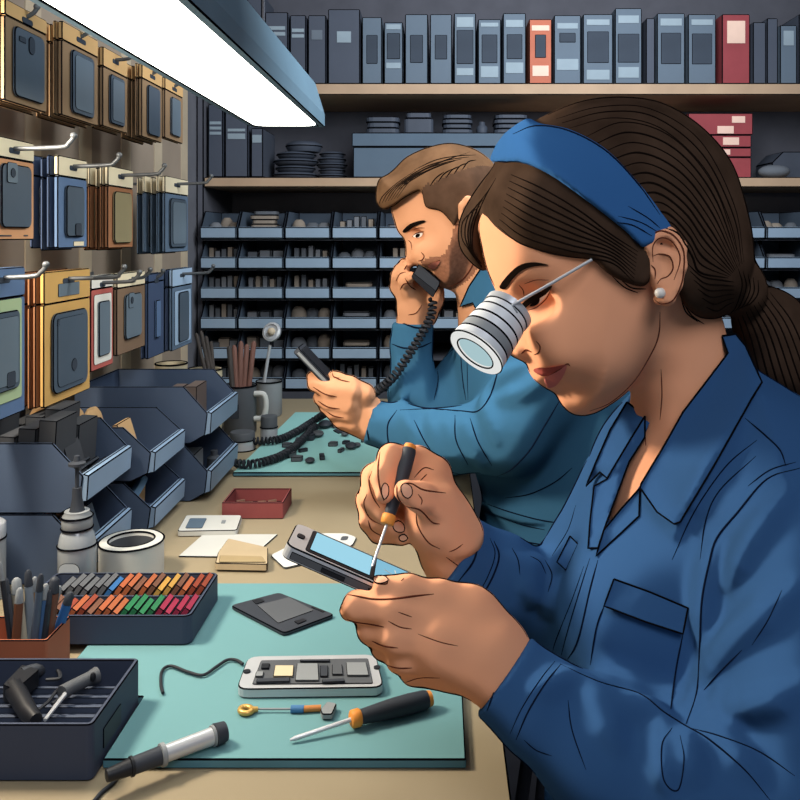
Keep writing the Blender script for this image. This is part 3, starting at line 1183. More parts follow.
def roundpoly(poly, r, n=4):
    out = []
    m = len(poly)
    for i in range(m):
        p, a, b = Vector(poly[i]), Vector(poly[i - 1]), Vector(poly[(i + 1) % m])
        u, w = (a - p), (b - p)
        k = min(r, u.length * .45, w.length * .45)
        A, Bq = p + u.normalized() * k, p + w.normalized() * k
        for j in range(n + 1):
            t = j / n
            q = A * (1 - t) ** 2 + p * 2 * t * (1 - t) + Bq * t * t
            out.append((q.x, q.y))
    return out


def flat(name, px, zb, th, m, label=None, cat=None, ink=0.001, r=0.003, parent=None, group=None):
    P = roundpoly([tuple(on(a, b, zb + th).xy) for a, b in px], r) if r else [tuple(on(a, b, zb + th).xy) for a, b in px]
    if parent is None:
        cx = sum(p[0] for p in P) / len(P)
        cy = sum(p[1] for p in P) / len(P)
        o = MB().prism([(p[0] - cx, p[1] - cy) for p in P], th).build(name, m, loc=(cx, cy, zb), ink=ink)
        return tag(o, label, cat, group)
    mb = MB().prism(P, th, M=T(0, 0, zb))
    return mb.build(name, m, parent, ink=ink, world=True)


def open_box(x0, x1, y0, y1, z0, z1, wall, r, mi=0):
    mb = MB()
    o = rrect(x1 - x0, y1 - y0, r, 4, (x0 + x1) / 2, (y0 + y1) / 2)
    i = rrect(x1 - x0 - 2 * wall, y1 - y0 - 2 * wall, max(r - wall, .001), 4, (x0 + x1) / 2, (y0 + y1) / 2)
    ring = lambda p, z: [Vector((a, b, z)) for a, b in p]
    mb.loft([ring(o, z0), ring(o, z1), ring(i, z1), ring(i, z0 + wall)], smooth=False)
    return mb


# ---- storage bins standing along the peg wall
def stack_of_bins(xf, y0, y1, ztop, L, names, group):
    H = (ztop - BZ) / 2
    for k in range(2):
        b = make_bin(names[k], L, y1 - y0, H - 0.0015, M_BIN, M_LIP, 0.0012, lipf=(0.15, 0.53), group=group, name='storage_bin', cut=0.18)
        b.location = (xf, (y0 + y1) / 2, BZ + 0.0006 + k * H)
    return H


HC = stack_of_bins(-0.418, 0.995, 1.14, CZ - 0.243, 0.20,
                   ['lower navy storage bin of the stack behind the pump jar', 'upper navy storage bin full of black boxes, behind the pump jar'], 'navy storage bins')
HB = stack_of_bins(-0.392, 1.152, 1.292, CZ - 0.26, 0.21,
                   ['lower navy storage bin of the middle stack, blue disc inside', 'upper navy storage bin of the middle stack, tan cards inside'], 'navy storage bins')
HA = stack_of_bins(-0.357, 1.305, 1.482, CZ - 0.232, 0.205,
                   ['lower navy storage bin of the stack next to the cream jars', 'upper navy storage bin of the stack next to the cream jars'], 'navy storage bins')


def inb(name, lo, hi, m, label, cat, ry=0.0, group=None, ink=0.001, rz=0.0):
    c = Vector([(a + b) / 2 for a, b in zip(lo, hi)])
    c.z = lo[2]
    h = Vector(hi) - Vector(lo)
    mb = MB().box((-h.x / 2, -h.y / 2, 0), (h.x / 2, h.y / 2, h.z), M=RZ(rz) @ RY(ry))
    return tag(mb.build(name, m, loc=c, ink=ink), label, cat, group)


M_BOXB = mat('box_black', '#3a3c40', rough=0.7)
M_TANC = mat('tan_card', '#b79468', rough=0.8)
z = BZ + HC + 0.007
k = 0
for i in range(6):
    for j in range(2):
        x = -0.60 + i * 0.024
        y = 1.005 + j * 0.066
        h = HC * (1.02 + 0.12 * ((i + j) % 3))
        inb('small_box', (x, y, z), (x + 0.021, y + 0.058, z + h * .95), M_BOXB, 'dark grey box standing upright in the upper bin behind the pump jar', 'box', 0.06, 'dark boxes in the upper bin')
inb('small_box', (-0.452, 1.03, z), (-0.440, 1.075, z + HC * .8), M_BOXB, 'dark box leaning at the open front of the black-box bin, nearer one', 'box', -0.25)
for i in range(4):
    o = MB().prism(rrect(0.05, 0.055, .008, 3), 0.005).build('flat_case', M_CHAR, loc=(-0.485 + i * .012, 1.085, z + .012), ink=.001)
    o.rotation_euler = (0, -0.75, 0)
    tag(o, 'dark flat case leaning at the lip of the upper bin behind the jar', 'case', 'dark flat cases at the bin lip')
zl = BZ + 0.006
for i, (c, nm) in enumerate((('#8a3a3a', 'red'), ('#b08a63', 'tan'), ('#9a7f5e', 'brown'), ('#4b5660', 'slate'))):
    inb('file_card', (-0.475 + i * .013, 1.01 + .008 * i, zl), (-0.471 + i * .013, 1.10, zl + HC * .74), mat('file_' + nm, c), f'{nm} card tilted in the lower bin behind the pump jar', 'card', -0.3)
z = BZ + HB + 0.007
for i in range(4):
    o = MB().ball((0, 0, 0.041), (0.0125, 0.035, 0.041), 8).build('tan_roll', M_TANC, loc=(-0.578 + i * .0258, 1.222, z))
    tag(o, 'tan rounded roll showing above the rim of the middle stack', 'roll', 'tan rolls in the middle bin')
inb('tan_card', (-0.432, 1.17, z), (-0.424, 1.22, z + HB * .92), M_TANC, 'tan card leaning at the front of the middle upper bin', 'card', -0.3)
o = MB().lathe([(0.034, 0), (0.034, 0.008), (0.026, 0.012), (0.01, 0.012)], 24).build('blue_disc', mat('disc_blue', '#52728c', rough=.5), loc=(-0.435, 1.205, zl + 0.03), ink=0.0)
o.rotation_euler = (0, -0.95, 0.3)
tag(o, 'blue round disc propped in the lower bin of the middle stack', 'disc')
inb('tan_card', (-0.45, 1.235, zl), (-0.443, 1.275, zl + HB * .8), M_TANC, 'tan card propped in the lower bin of the middle stack', 'card', 0.05)
z = BZ + HA + 0.007
for i in range(2):
    inb('carton', (-0.44 + i * .022, 1.36 + .03 * i, z), (-0.42 + i * .022, 1.42 + .03 * i, z + HA * .74), mat('carton_brown', '#63564f'), 'brown carton standing in the upper bin beside the cream jars', 'carton', 0.0, 'brown cartons in the bin')
inb('adapter', (-0.415, 1.35, zl), (-0.39, 1.40, zl + HA * .62), M_GREY, 'grey square adapter in the lower bin beside the cream jars', 'adapter')
o = MB().lathe([(0.012, 0), (0.012, 0.03), (0.006, 0.034), (0.006, 0.042)], 14).build('small_bottle', M_DGREY, loc=(-0.38, 1.43, zl))
tag(o, 'small grey bottle beside the adapter in the lower bin', 'bottle')

# ---- trays
tr = thing('sorting_tray', 'dark compartment tray filled with coloured plastic picks', 'tray', (-0.334, 0.885, MZ))
zr = CZ - 0.373
open_box(-0.424, -0.244, 0.832, 0.940, MZ + .0006, zr, 0.004, 0.008).build('tray_shell', M_NAVY, tr, ink=0.001, world=True)
MB().box((-0.4195, 0.886, MZ + .005), (-0.2485, 0.890, zr - 0.004)).build('divider', M_NAVY, tr, ink=0.0008, world=True)


def picks(y, items, x0, dx, rowlab):
    for i, (c, nm) in enumerate(items):
        h = 0.026 + 0.004 * ((i * 7) % 3) / 2
        o = MB().box((-0.0032, -0.017, 0), (0.0032, 0.017, h), M=RY(0.62)).build('plastic_pick', mat('pick_' + nm, c, rough=.5), loc=(x0 + i * dx, y + 0.002 * ((i * 5) % 3 - 1), MZ + 0.0075), ink=0.0008)
        tag(o, f'{nm} plastic pick tilted in the {rowlab} of the compartment tray', 'pick', f'{nm} picks in the {rowlab}')


GR, OR, BRN, YE, GN, CR, RU, BL = [('#5d5f62', 'grey'), ('#a45c3b', 'orange'), ('#6e4c3c', 'brown'), ('#b38c46', 'yellow'), ('#2e744c', 'green'), ('#933048', 'crimson'), ('#8a4230', 'rust'), ('#34669a', 'blue')]
picks(0.913, [GR, GR, GR, GR, GR, GR, BL, OR, OR, BRN, OR, BRN, YE, YE, BRN, OR, RU, RU], -0.4135, 0.0086, 'far compartment')
picks(0.858, [RU, BRN, BRN, RU, OR, RU, BRN, OR, OR, OR, GN, GN, GN, GN, CR, CR, CR, CR], -0.4135, 0.0086, 'near compartment')

tr = thing('tool_tray', 'large dark ribbed tray with a slot label holding a black tool', 'tray', (-0.38, 0.69, BZ))
zf = CZ - 0.367
open_box(-0.52, -0.2605, 0.637, 0.738, BZ + .0006, zf, 0.004, 0.005).build('tray_shell', M_NAVY, tr, ink=0.001, world=True)
rb = MB().box((-0.515, 0.6425, BZ + .0185), (-0.2655, 0.7335, BZ + .0195))
for i in range(6):
    yy = 0.650 + i * 0.0145
    rb.box((-0.515, yy, BZ + .0195), (-0.2655, yy + 0.004, BZ + 0.0245))
rb.build('floor_ribs', mat('tray_rib', '#3f4757'), tr, ink=0.0006, world=True)
sl = MB().prism(rrect(0.036, 0.016, 0.001, 2), 0.0008, M=T(-0.2605, 0.675, (zf + BZ) / 2 - .001) @ WALLM)
sl.build('label_slot', M_CHAR, tr, ink=0.0008, world=True)

# glue gun like tool and small wrench in the tray
zt_ = BZ + 0.034
tg = thing('hand_tool', 'black pistol-shaped hand tool lying in the ribbed tray', 'tool', on(38, 694, zt_))
P = lambda a, b, dz=0: on(a, b, zt_ + dz)
MB().prism(roundpoly([tuple(P(*q).xy) for q in ((2, 692), (22, 671), (40, 676), (16, 697))], .003), 0.014, M=T(0, 0, zt_ - .008)).build('tool_body', M_BLK, tg, ink=.0008, world=True)
MB().tube([P(22, 676), P(43, 668)], [.007, .006], 10).build('nozzle', M_CHAR, tg, world=True)
MB().tube([P(14, 688), P(28, 712), P(36, 720)], [.008, .007, .005], 10).build('handle', M_BLK, tg, world=True)
MB().tube(spline([P(38, 670), P(55, 668), P(60, 678), P(46, 680)], 6), .0016, 6).build('trigger_wire', M_CABLE, tg, world=True)
wr = thing('small_wrench', 'small grey wrench with a round eye lying in the ribbed tray', 'wrench', on(78, 685, zt_))
MB().tube([P(62, 693), P(70, 688), P(90, 678), P(97, 675)], [.006, .0055, .0055, .007], 10).build('shaft', M_DGREY, wr, world=True)
MB().tube([P(45, 720), P(66, 693)], [.0014, .002], 6).build('blade', M_SILV, wr, world=True)
MB().ball(P(93, 677, .004), (.0025, .0025, .004), 6).build('eye_hole', M_BLK, wr, world=True)
tag(MB().tube(spline([P(38, 710), P(48, 702), P(58, 690), P(64, 694), P(52, 704)], 6), .0014, 6).build('thin_cable', M_CABLE, loc=P(48, 702), world=True), 'thin black cable looped between the tool and the wrench in the tray', 'cable')

# ---- pencil box
pbx = thing('pencil_box', 'terracotta open box crowded with pens and tools behind the ribbed tray', 'box', (-0.43, 0.785, BZ))
open_box(-0.505, -0.350, 0.757, 0.806, BZ + .0006, CZ - 0.361, 0.003, 0.003).build('box_shell', M_TERRA, pbx, ink=0.001, world=True)
PEN = [
    (0, 562, 10, 640, .0022, '#2a2c31', 'thin black probe'), (5, 578, 13, 640, .0035, '#45474d', 'dark grey pen'),
    (16, 578, 22, 642, .0052, '#a9a08c', 'thick beige pen'), (28, 570, 31, 642, .004, '#7c868e', 'silver grey pen'),
    (35, 577, 27, 642, .0035, '#8a6a48', 'tan pencil'), (41, 574, 34, 642, .0035, '#4f5a68', 'slate pen'),
    (46, 584, 38, 642, .0042, '#3f5f86', 'steel-blue pen'), (55, 577, 47, 642, .0055, '#6a4334', 'thick brown pen'),
    (60, 586, 42, 643, .003, '#8c8478', 'thin grey stick'), (71, 592, 54, 643, .0045, '#2f5d94', 'bright blue pen'),
    (20, 588, 16, 642, .004, '#6d4632', 'rust-brown pen'), (50, 590, 44, 642, .003, '#30343a', 'thin charcoal pen'),
]
for i, (a, b, c, d, r, col, nm) in enumerate(PEN):
    Yp = 0.77 + 0.006 * (i % 5)
    top = V(a, b, Yp)
    low = V(c, d, Yp)
    k = (low.z - (BZ + 0.006)) / (top.z - low.z)
    bot = low - (top - low) * k
    t = thing('pen', f'{nm} standing in the terracotta box', 'pen', bot)
    ax = (top - bot)
    MB().tube([bot, top - ax * .16], r, 8).build('barrel', mat('pen_' + nm.replace(' ', '_'), col, rough=.5), t, world=True)
    MB().tube([top - ax * .155, top - ax * .03, top], [r, r * .8, r * .35], 8).build('tip', M_CHAR if i % 2 else M_GREY, t, world=True)

# ---- jars, tape, cylinders, tins, mugs
def lathe_thing(name, label, cat, loc, parts):
    t = thing(name, label, cat, loc)
    for nm, prof, m in parts:
        MB().lathe(prof, 28).build(nm, m, t)
    return t


def ringed(t, r, z, w=0.0011):
    MB().tube([(r * math.cos(a), r * math.sin(a), z) for a in (k * math.pi / 16 for k in range(33))], w, 5, cap=False).build('rim_line', INK, t)


j = lathe_thing('pump_jar', 'grey glass jar with a dark pump standing behind the compartment tray', 'jar', (-0.4105, 0.9615, BZ + .0004), [
    ('jar_body', [(0.017, 0), (0.0205, 0.003), (0.0205, 0.06), (0.018, 0.072), (0.0145, 0.078)], mat('jar_glass', '#8f9599', rough=.2, spec=.6)),
    ('jar_cap', [(0.0155, 0.078), (0.0165, 0.080), (0.0165, 0.092), (0.0135, 0.095), (0.0135, 0.098)], M_GREY),
    ('pump_neck', [(0.0085, 0.098), (0.0075, 0.101), (0.0055, 0.112), (0.005, 0.124)], M_CHAR),
    ('pump_stem', [(0.0022, 0.124), (0.0022, 0.146), (0.004, 0.147), (0.0095, 0.149), (0.0095, 0.152), (0.004, 0.154), (0.003, 0.160)], M_CHAR)])
ringed(j, 0.0208, 0.060)
ringed(j, 0.0168, 0.079)
ringed(j, 0.0168, 0.092)
MB().prism(rrect(0.024, 0.02, .008, 4), 0.001, M=T(0, -0.0203, 0.036) @ FRONTM).build('jar_label', mat('jar_label', '#a7adb0'), j, ink=.0006)
tp = thing('tape_roll', 'white tape ring standing flat behind the compartment tray', 'tape', (-0.372, 1.025, BZ + .0004))
MB().lathe([(0.024, 0), (0.0375, 0), (0.0375, 0.041), (0.0345, 0.043), (0.028, 0.043), (0.0265, 0.041), (0.0265, 0.012), (0.0, 0.012)], 36, cap=False).build('ring', M_WHT, tp)
MB().lathe([(0.0, 0.013), (0.0262, 0.013), (0.0262, 0.038)], 36, cap=False).build('core', M_DGREY, tp)
ringed(tp, 0.0376, 0.0415, .0012)
ringed(tp, 0.0268, 0.0425, .0012)
cy = lathe_thing('metal_canister', 'grey metal canister cut off by the picture edge near the pencil box', 'canister', (-0.5125, 0.9615, BZ + .0004),
                 [('canister_body', [(0.0195, 0), (0.0195, 0.066), (0.0185, 0.068)], M_GREY), ('lid', [(0.0195, 0.068), (0.0195, 0.083), (0.0175, 0.085), (0, 0.085)], M_SILV)])
ringed(cy, .0196, .067)
for nm, x, y, r, h, lab in (('cream_jar', -0.506, 1.60, 0.029, 0.168, 'cream open jar behind the storage bins, close to the pegboard'),
                            ('cream_jar', -0.428, 1.548, 0.0305, 0.166, 'cream tall jar holding dark sticks beside the dark mug')):
    t = thing(nm, lab, 'jar', (x, y, BZ + .0004))
    MB().lathe([(r * .95, 0), (r, .004), (r, h), (r * .88, h), (r * .86, .01), (0, .01)], 28, cap=False).build('jar_body', M_CREAMY, t)
    ringed(t, r, h, .0016)
    ringed(t, r, h - .016, .0012)

M_STK = mat('stick_brown', '#6a4a40', rough=.7)
M_STKD = mat('stick_dark', '#3a3532', rough=.7)


def stick(a, b, c, d, Y, r, m, label, group, zmin):
    top, low = V(a, b, Y), V(c, d, Y)
    k = (low.z - zmin) / (top.z - low.z)
    bot = low - (top - low) * k
    mb = MB().tube([bot, top - (top - bot).normalized() * r, top], [r, r, r * .4], 8)
    return tag(mb.build('work_stick', m, loc=bot, world=True), label, 'stick', group)


for i, (a, b, c, d) in enumerate([(196, 333, 204, 366), (201, 331, 208, 366), (206, 336, 211, 366), (211, 341, 213, 366)]):
    stick(a, b, c, d, 1.545 + .004 * i, .0035, M_STKD, 'thin dark stick leaning in the cream tall jar', 'dark sticks in the cream jar', BZ + .02)

mg = thing('mug', 'dark grey mug with a pale handle holding brown sticks', 'mug', (-0.415, 1.765, BZ + .0004))
MB().lathe([(.031, 0), (.0335, .004), (.0335, .098), (.030, .098), (.029, .012), (0, .012)], 28, cap=False).build('mug_body', M_DGREY, mg)
ringed(mg, .0336, .098, .0018)
MB().tube(spline([(.032, -.01, .082), (.052, -.012, .080), (.056, -.012, .055), (.050, -.012, .034), (.032, -.01, .030)], 6), .006, 8).build('handle', M_WHT, mg, label='pale curved handle')
MB().prism(rrect(.018, .03, .003, 3), .001, M=T(-.003, -.0333, .05) @ FRONTM).build('mug_mark', M_CHAR, mg)
for i, (a, b, c, d, m) in enumerate([(229, 346, 232, 384, M_STKD), (234, 345, 236, 384, M_STK), (241, 341, 240, 384, M_STK), (247, 344, 244, 384, M_STK), (254, 341, 249, 386, M_STK), (236, 352, 238, 384, M_STKD), (250, 350, 246, 384, M_STKD)]):
    stick(a, b, c, d, 1.750 + .006 * i, .0055, m, ('brown' if m is M_STK else 'dark') + ' stick standing in the dark grey mug', ('brown' if m is M_STK else 'dark') + ' sticks in the mug', BZ + .02)
mg = thing('mug', 'mid grey mug holding a round-headed inspection tool', 'mug', (-0.388, 1.93, BZ + .0004))
MB().lathe([(.026, 0), (.029, .004), (.029, .078), (.026, .078), (.025, .012), (0, .012)], 28, cap=False).build('mug_body', M_GREY, mg)
ringed(mg, .0291, .078, .0018)
it = thing('inspection_mirror', 'steel inspection tool with a round head rising from the mid grey mug', 'tool', (-0.388, 1.93, BZ + .02))
MB().tube([(-0.392, 1.93, BZ + .02), V(264, 383, 1.93), V(270, 345, 1.93)], [.004, .004, .0035], 8).build('rod', M_SILV, it, world=True)
c = V(272, 332, 1.925)
MB().lathe([(.0, -.006), (.019, -.006), (.022, -.002), (.022, .004), (.017, .006), (.016, .003), (0, .003)], 24, M=T(c) @ RZ(-.3) @ RX(1.2), cap=False).build('round_head', M_SILV, it, world=True)
MB().ball(tuple(c + Vector((0, -.007, .002))), .009, 8).build('centre_knob', mat('knob_tan', '#b5a58d'), it, world=True)
for nm, x, y, r, h, lab, zb in (('metal_tin', -0.378, 1.625, .0245, .034, 'low round metal tin at the corner of the far mat', BZ),
                                ('metal_tin', -0.333, 1.655, .0165, .050, 'slim metal tin with dark cap next to the low round tin', MZ)):
    t = thing(nm, lab, 'tin', (x, y, zb + .0004))
    MB().lathe([(r, 0), (r, h * .55)], 24).build('tin_body', M_SILV, t)
    MB().lathe([(r * .98, h * .56), (r * .98, h * .92), (r * .9, h), (r * .5, h)], 24).build('lid', M_DGREY, t)
    ringed(t, r, h * .56, .0013)
    ringed(t, r, h * .02, .0013)

# ---- red tray, phones, sheets, scrapers
rt = thing('red_tray', 'small dark red tray with brown screws on the bare bench', 'tray', (-0.27, 1.26, BZ))
open_box(-0.315, -0.226, 1.226, 1.297, BZ + .0004, CZ - .386, .004, .002).build('tray_shell', mat('tray_red', '#7d3f3e', rough=.7), rt, ink=.0014, world=True)
for i in range(9):
    x, y = -0.302 + (i % 5) * .0165 + .002 * (i % 2), 1.245 + (i // 5) * .026 + .004 * (i % 3)
    tag(MB().tube([(-.006, 0, 0.003), (.006, .002 * (i % 3 - 1), .004)], .0032, 7).build('brown_screw', mat('screw_brown', '#66493c'), loc=(x, y, BZ + .005)), 'small brown screw lying in the dark red tray', 'screw', 'screws in the red tray')
wp = flat('phone', [(186, 515), (242, 515), (237, 530), (177, 531)], BZ + .0004, .008, M_WHT, 'white phone lying screen-up beside the dark red tray', 'phone', r=.006)
flat('screen', [(190, 518), (207, 518), (202, 528), (185, 528)], BZ + .0086, .0006, M_CASE, parent=wp, r=.003, ink=.0006)
flat('icon', [(222, 520), (226, 520), (225, 523), (221, 523)], BZ + .0086, .0006, M_GREY, parent=wp, r=0, ink=0)
flat('paper_sheet', [(203, 534), (278, 534), (252, 557), (178, 556)], BZ + .0004, .0016, M_WHT, 'white paper sheet on the bench under the wooden wedge', 'paper', r=.002)
wd = flat('scraper', [(215, 563), (218, 552), (228, 538), (268, 547), (268, 564)], BZ + .0022, .009, mat('wedge_cream', '#a89678'), 'cream wooden wedge scraper resting on the white paper', 'scraper', r=.004)
flat('worn_edge', [(219, 562), (220, 555), (262, 556), (266, 562)], BZ + .0114, .0008, mat('wedge_dark', '#93815f'), parent=wd, r=.002, ink=.0005)
sp = flat('plastic_spatula', [(270, 555), (290, 545), (306, 533), (346, 533), (357, 537), (353, 545), (306, 563), (284, 568)], BZ + .0004, .0022, mat('spatula_white', '#c9c9c4'), 'pale pointed spatula with a hanging hole under the held phone', 'spatula', r=.006)
flat('hanging_hole', [(342, 536), (349, 536), (347, 540), (340, 540)], BZ + .0027, .0004, M_DGREY, parent=sp, r=.004, ink=.0005)

bp_ = flat('cover_plate', [(230, 605), (279, 592), (335, 614), (284, 633)], MZ + .0004, .004, M_CHAR, 'dark phone back plate with a rectangular recess on the teal mat', 'phone part', r=.006)
flat('recess', [(257, 605), (289, 597), (314, 610), (278, 623)], MZ + .0045, .0006, M_DGREY, parent=bp_, r=.002, ink=.0008)
flat('camera_hole', [(252, 600), (261, 598), (265, 601), (256, 604)], MZ + .0045, .0006, M_BLK, parent=bp_, r=.002, ink=.0005)
flat('connector', [(294, 621), (303, 618), (307, 620), (298, 624)], MZ + .0045, .0008, M_BLK, parent=bp_, r=.001, ink=.0005)
flat('side_slot', [(313, 606), (325, 611), (323, 612), (311, 607)], MZ + .0045, .0006, M_BLK, parent=bp_, r=.001, ink=0)

op = thing('opened_phone', 'opened phone with bare circuit board lying on the teal mat', 'phone', on(310, 675, MZ))
zb = MZ + .0004
flat('phone_frame', [(248, 656), (376, 654), (384, 687), (236, 689)], zb, .0085, M_SILV, parent=op, r=.011, ink=.001)
flat('circuit_board', [(261, 660), (368, 658), (373, 683), (252, 684)], zb + .0086, .0008, M_DGREY, parent=op, r=.002, ink=.0008)
zc2 = zb + .0096
for nm, q, m in [('cream_chip', [(275, 665), (294, 665), (293, 676), (273, 676)], M_CREAMY), ('shield_can', [(297, 663), (318, 663), (319, 680), (295, 680)], M_GREY),
                 ('battery_plate', [(346, 662), (366, 662), (369, 675), (347, 675)], M_GREY), ('small_chip', [(320, 665), (328, 665), (328, 676), (320, 676)], M_CHAR),
                 ('connector', [(262, 663), (270, 663), (269, 668), (261, 668)], M_BLK), ('connector', [(257, 678), (290, 677), (290, 681), (256, 682)], M_CHAR),
                 ('connector', [(322, 679), (344, 678), (345, 681), (322, 682)], M_CHAR), ('connector', [(300, 659), (330, 659), (330, 661), (300, 661)], M_CHAR),
                 ('small_chip', [(256, 671), (264, 671), (263, 676), (255, 676)], M_GREY), ('small_chip', [(332, 664), (342, 664), (343, 674), (332, 674)], M_DGREY)]:
    flat(nm, q, zc2, .0016, m, parent=op, r=.0008, ink=.0006)
MB().lathe([(.0, 0), (.0032, 0), (.0032, .0012), (0, .0012)], 16, M=T(on(247, 672, zb + .0086)), cap=False).build('home_button', M_BLK, op, world=True)
MB().lathe([(.0, 0), (.0030, 0), (.0030, .0012), (0, .0012)], 16, M=T(on(377, 668, zb + .0086)), cap=False).build('camera_lens', M_BLK, op, world=True)


def cable(name, px, z, r, m, label, cat='cable', n=8):
    P = [on(a, b, z + r) for a, b in px]
    mb = MB().tube([Vector(q) for q in spline(P, n)], r, 8)
    return tag(mb.build(name, m, loc=P[0], world=True), label, cat)


cable('thin_cable', [(163, 693), (161, 685), (162, 671), (171, 666), (188, 672), (203, 675), (216, 667), (227, 660), (236, 660), (243, 664)], MZ + .001, .0014, M_CABLE, 'thin black cable curling away from the opened phone on the mat')

fx = thing('flex_connector', 'small wire with gold ring end and blue and orange sleeves', 'connector', on(290, 709, MZ))
zq = MZ + .003
g_ = mat('gold', '#c9a25a', rough=.35, metal=.5)
MB().tube([on(246 + 6 * math.cos(a), 710 + 3.2 * math.sin(a), zq) for a in (k * math.pi / 8 for k in range(17))], .0024, 8, cap=False).build('ring_terminal', g_, fx, world=True)
MB().tube([on(251, 710, zq), on(258, 709, zq)], [.003, .002], 8).build('crimp', g_, fx, world=True)
MB().tube([on(256, 709, zq), on(292, 709, zq)], .0010, 6).build('wire', M_GREY, fx, world=True)
MB().tube([on(291, 709, zq), on(304, 709, zq)], .0032, 8).build('blue_sleeve', mat('sleeve_blue', '#3f6d98'), fx, world=True)
MB().tube([on(304, 709, zq), on(321, 708, zq)], .0027, 8).build('orange_sleeve', mat('sleeve_orange', '#b5763f'), fx, world=True)
flat('end_clip', [(320, 709), (327, 701), (337, 703), (332, 714), (322, 714)], MZ + .001, .005, M_GREY, parent=fx, r=.002, ink=.0008)


def screwdriver(name, label, tip, neck, butt, rs, rh, collar=True):
    """tip, neck (blade meets handle) and butt are points"""
    t = thing(name, label, 'screwdriver', neck)
    a = (butt - neck).normalized()
    L = (butt - neck).length
    MB().tube([tip, tip + (neck - tip) * .08, neck], [rs * .5, rs, rs], 10).build('blade', M_SILV, t, world=True)
    MB().tube([neck - a * .002, neck - a * .001, neck + a * L * .07, neck + a * L * .09], [rh * .8, rh * 1.0, rh * 1.05, rh * .9], 14).build('collar', M_ORG, t, world=True)
    f = [(.085, .8), (.12, .86), (.2, .92), (.45, 1.12), (.7, 1.2), (.9, 1.12), (.935, 1.0)]
    MB().tube([neck + a * L * q for q, _ in f], [rh * s for _, s in f], 14).build('grip', M_CHAR, t, world=True)
    MB().tube([neck + a * L * q for q in (.935, .985, 1.0)], [rh * .98, rh * .9, rh * .5], 14).build('end_cap', M_ORG, t, world=True)
    return t


zs = MZ + .0085
screwdriver('screwdriver', 'screwdriver with dark grip and orange collar lying on the teal mat', on(290, 740, MZ + .003), on(353, 719, zs), on(432, 698, zs), .0018, .0068)

sd = thing('soldering_iron', 'silver and black soldering pen lying at the corner of the teal mat', 'soldering iron', on(160, 750, MZ))
zs = MZ + .0085
A, Bq = on(106, 776, zs), on(226, 731, zs)
ax = Bq - A
for nm, s0, s1, r0, r1, m in [('cable_boot', 0, .19, .0045, .0060, M_BLK), ('ring', .185, .215, .0072, .0072, M_BLK), ('grip', .21, .44, .0062, .0068, M_CHAR), ('collar', .43, .475, .0083, .0083, M_GREY),
                              ('tube', .47, .88, .0062, .0066, M_SILV), ('collar', .87, .90, .0078, .0078, M_GREY), ('end_knob', .895, 1.0, .0085, .0074, M_CHAR)]:
    MB().tube([A + ax * s0, A + ax * (s0 + .004), A + ax * (s1 - .006), A + ax * s1], [r0 * .8, r0, r1, r1 * .75], 14).build(nm, m, sd, world=True)
cable('power_cord', [(121, 772), (113, 783), (101, 793), (92, 803), (70, 818)], BZ, .0016, M_CABLE, 'thin black cord trailing from the soldering pen off the bench front')

# ---- tiny components on the far mat
RR = random.Random(3)
for i, (a, b, s) in enumerate([(297, 461, 6), (310, 463, 5), (291, 457, 5), (308, 440, 7), (318, 437, 6), (298, 443, 5), (333, 446, 5), (351, 449, 6), (341, 452, 4), (346, 444, 4), (357, 447, 4), (322, 459, 5), (287, 447, 5), (325, 428, 7), (335, 427, 6), (327, 405, 5), (345, 436, 4), (303, 452, 4), (365, 442, 4), (312, 431, 5)]):
    c = on(a, b, MZ)
    s = s * c.y / F
    mb = MB()
    if i % 3 == 0:
        mb.prism(roundpoly([(-s, -s * .8), (s * .9, -s * .6), (s, s * .7), (-s * .6, s)], s * .4), s * .8)
    elif i % 3 == 1:
        mb.ball((0, 0, s * .55), (s, s * 1.3, s * .55), 6)
    else:
        mb.box((-s * .5, -s * 1.2, 0), (s * .5, s * 1.2, s * .9), M=RZ(RR.uniform(-1, 1)))
    tag(mb.build('tiny_component', M_CHAR if i % 2 else M_DGREY, loc=(c.x, c.y, MZ + .0003), ink=0 if i % 3 == 1 else .001), 'tiny dark component scattered on the far teal mat', 'component', 'tiny components on the far mat')
for px in ([(333, 430), (345, 424), (362, 422), (352, 430), (338, 433)], [(360, 412), (372, 411), (384, 414), (372, 416)]):
    o = flat('small_flex', px, MZ + .0003, .002, M_CHAR, 'dark flexible strip under the hand with the phone', 'component', r=.003, group='dark strips on the far mat')
# ================================================================== people: shared
TOON = (0.72, 0.07, 0.88)
M_SKIN = mat('skin', '#e3a07a', rough=0.6, var=0.03, toon=TOON)
M_LIPU = mat('lip_upper', '#a05048', rough=.5, toon=TOON, var=.03)
M_LIPL = mat('lip_lower', '#cb776d', rough=.5, toon=TOON, var=.03)
M_HAIR = mat('hair_dark', '#3f3026', rough=0.7, var=0.25, scale=40, toon=TOON)
M_STRAND = mat('hair_strand', '#17110e', rough=.9, spec=0)
M_BAND = mat('headband_blue', '#335f92', rough=.7, var=.04, toon=TOON)
M_JKT = mat('jacket_blue', '#32547e', rough=.8, var=.03, toon=TOON)
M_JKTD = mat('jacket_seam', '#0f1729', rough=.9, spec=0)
M_CREASE = mat('skin_crease', '#5a2f22', rough=.9, spec=0)
M_TROU = mat('trousers_navy', '#27344c', rough=.9)
M_SCLERA = mat('sclera', '#e6e2da', rough=.4)
M_NAIL = mat('nail', '#e0aa8c', rough=.4, toon=TOON, var=.02)


def chw(p, pts, rs, k=0.004):
    lo = np.array([min(q[i] for q in pts) for i in range(3)]) - max(rs)
    hi = np.array([max(q[i] for q in pts) for i in range(3)]) + max(rs)
    return bbox_gate(p, lo, hi, lambda s: chain(s, pts, rs, k))


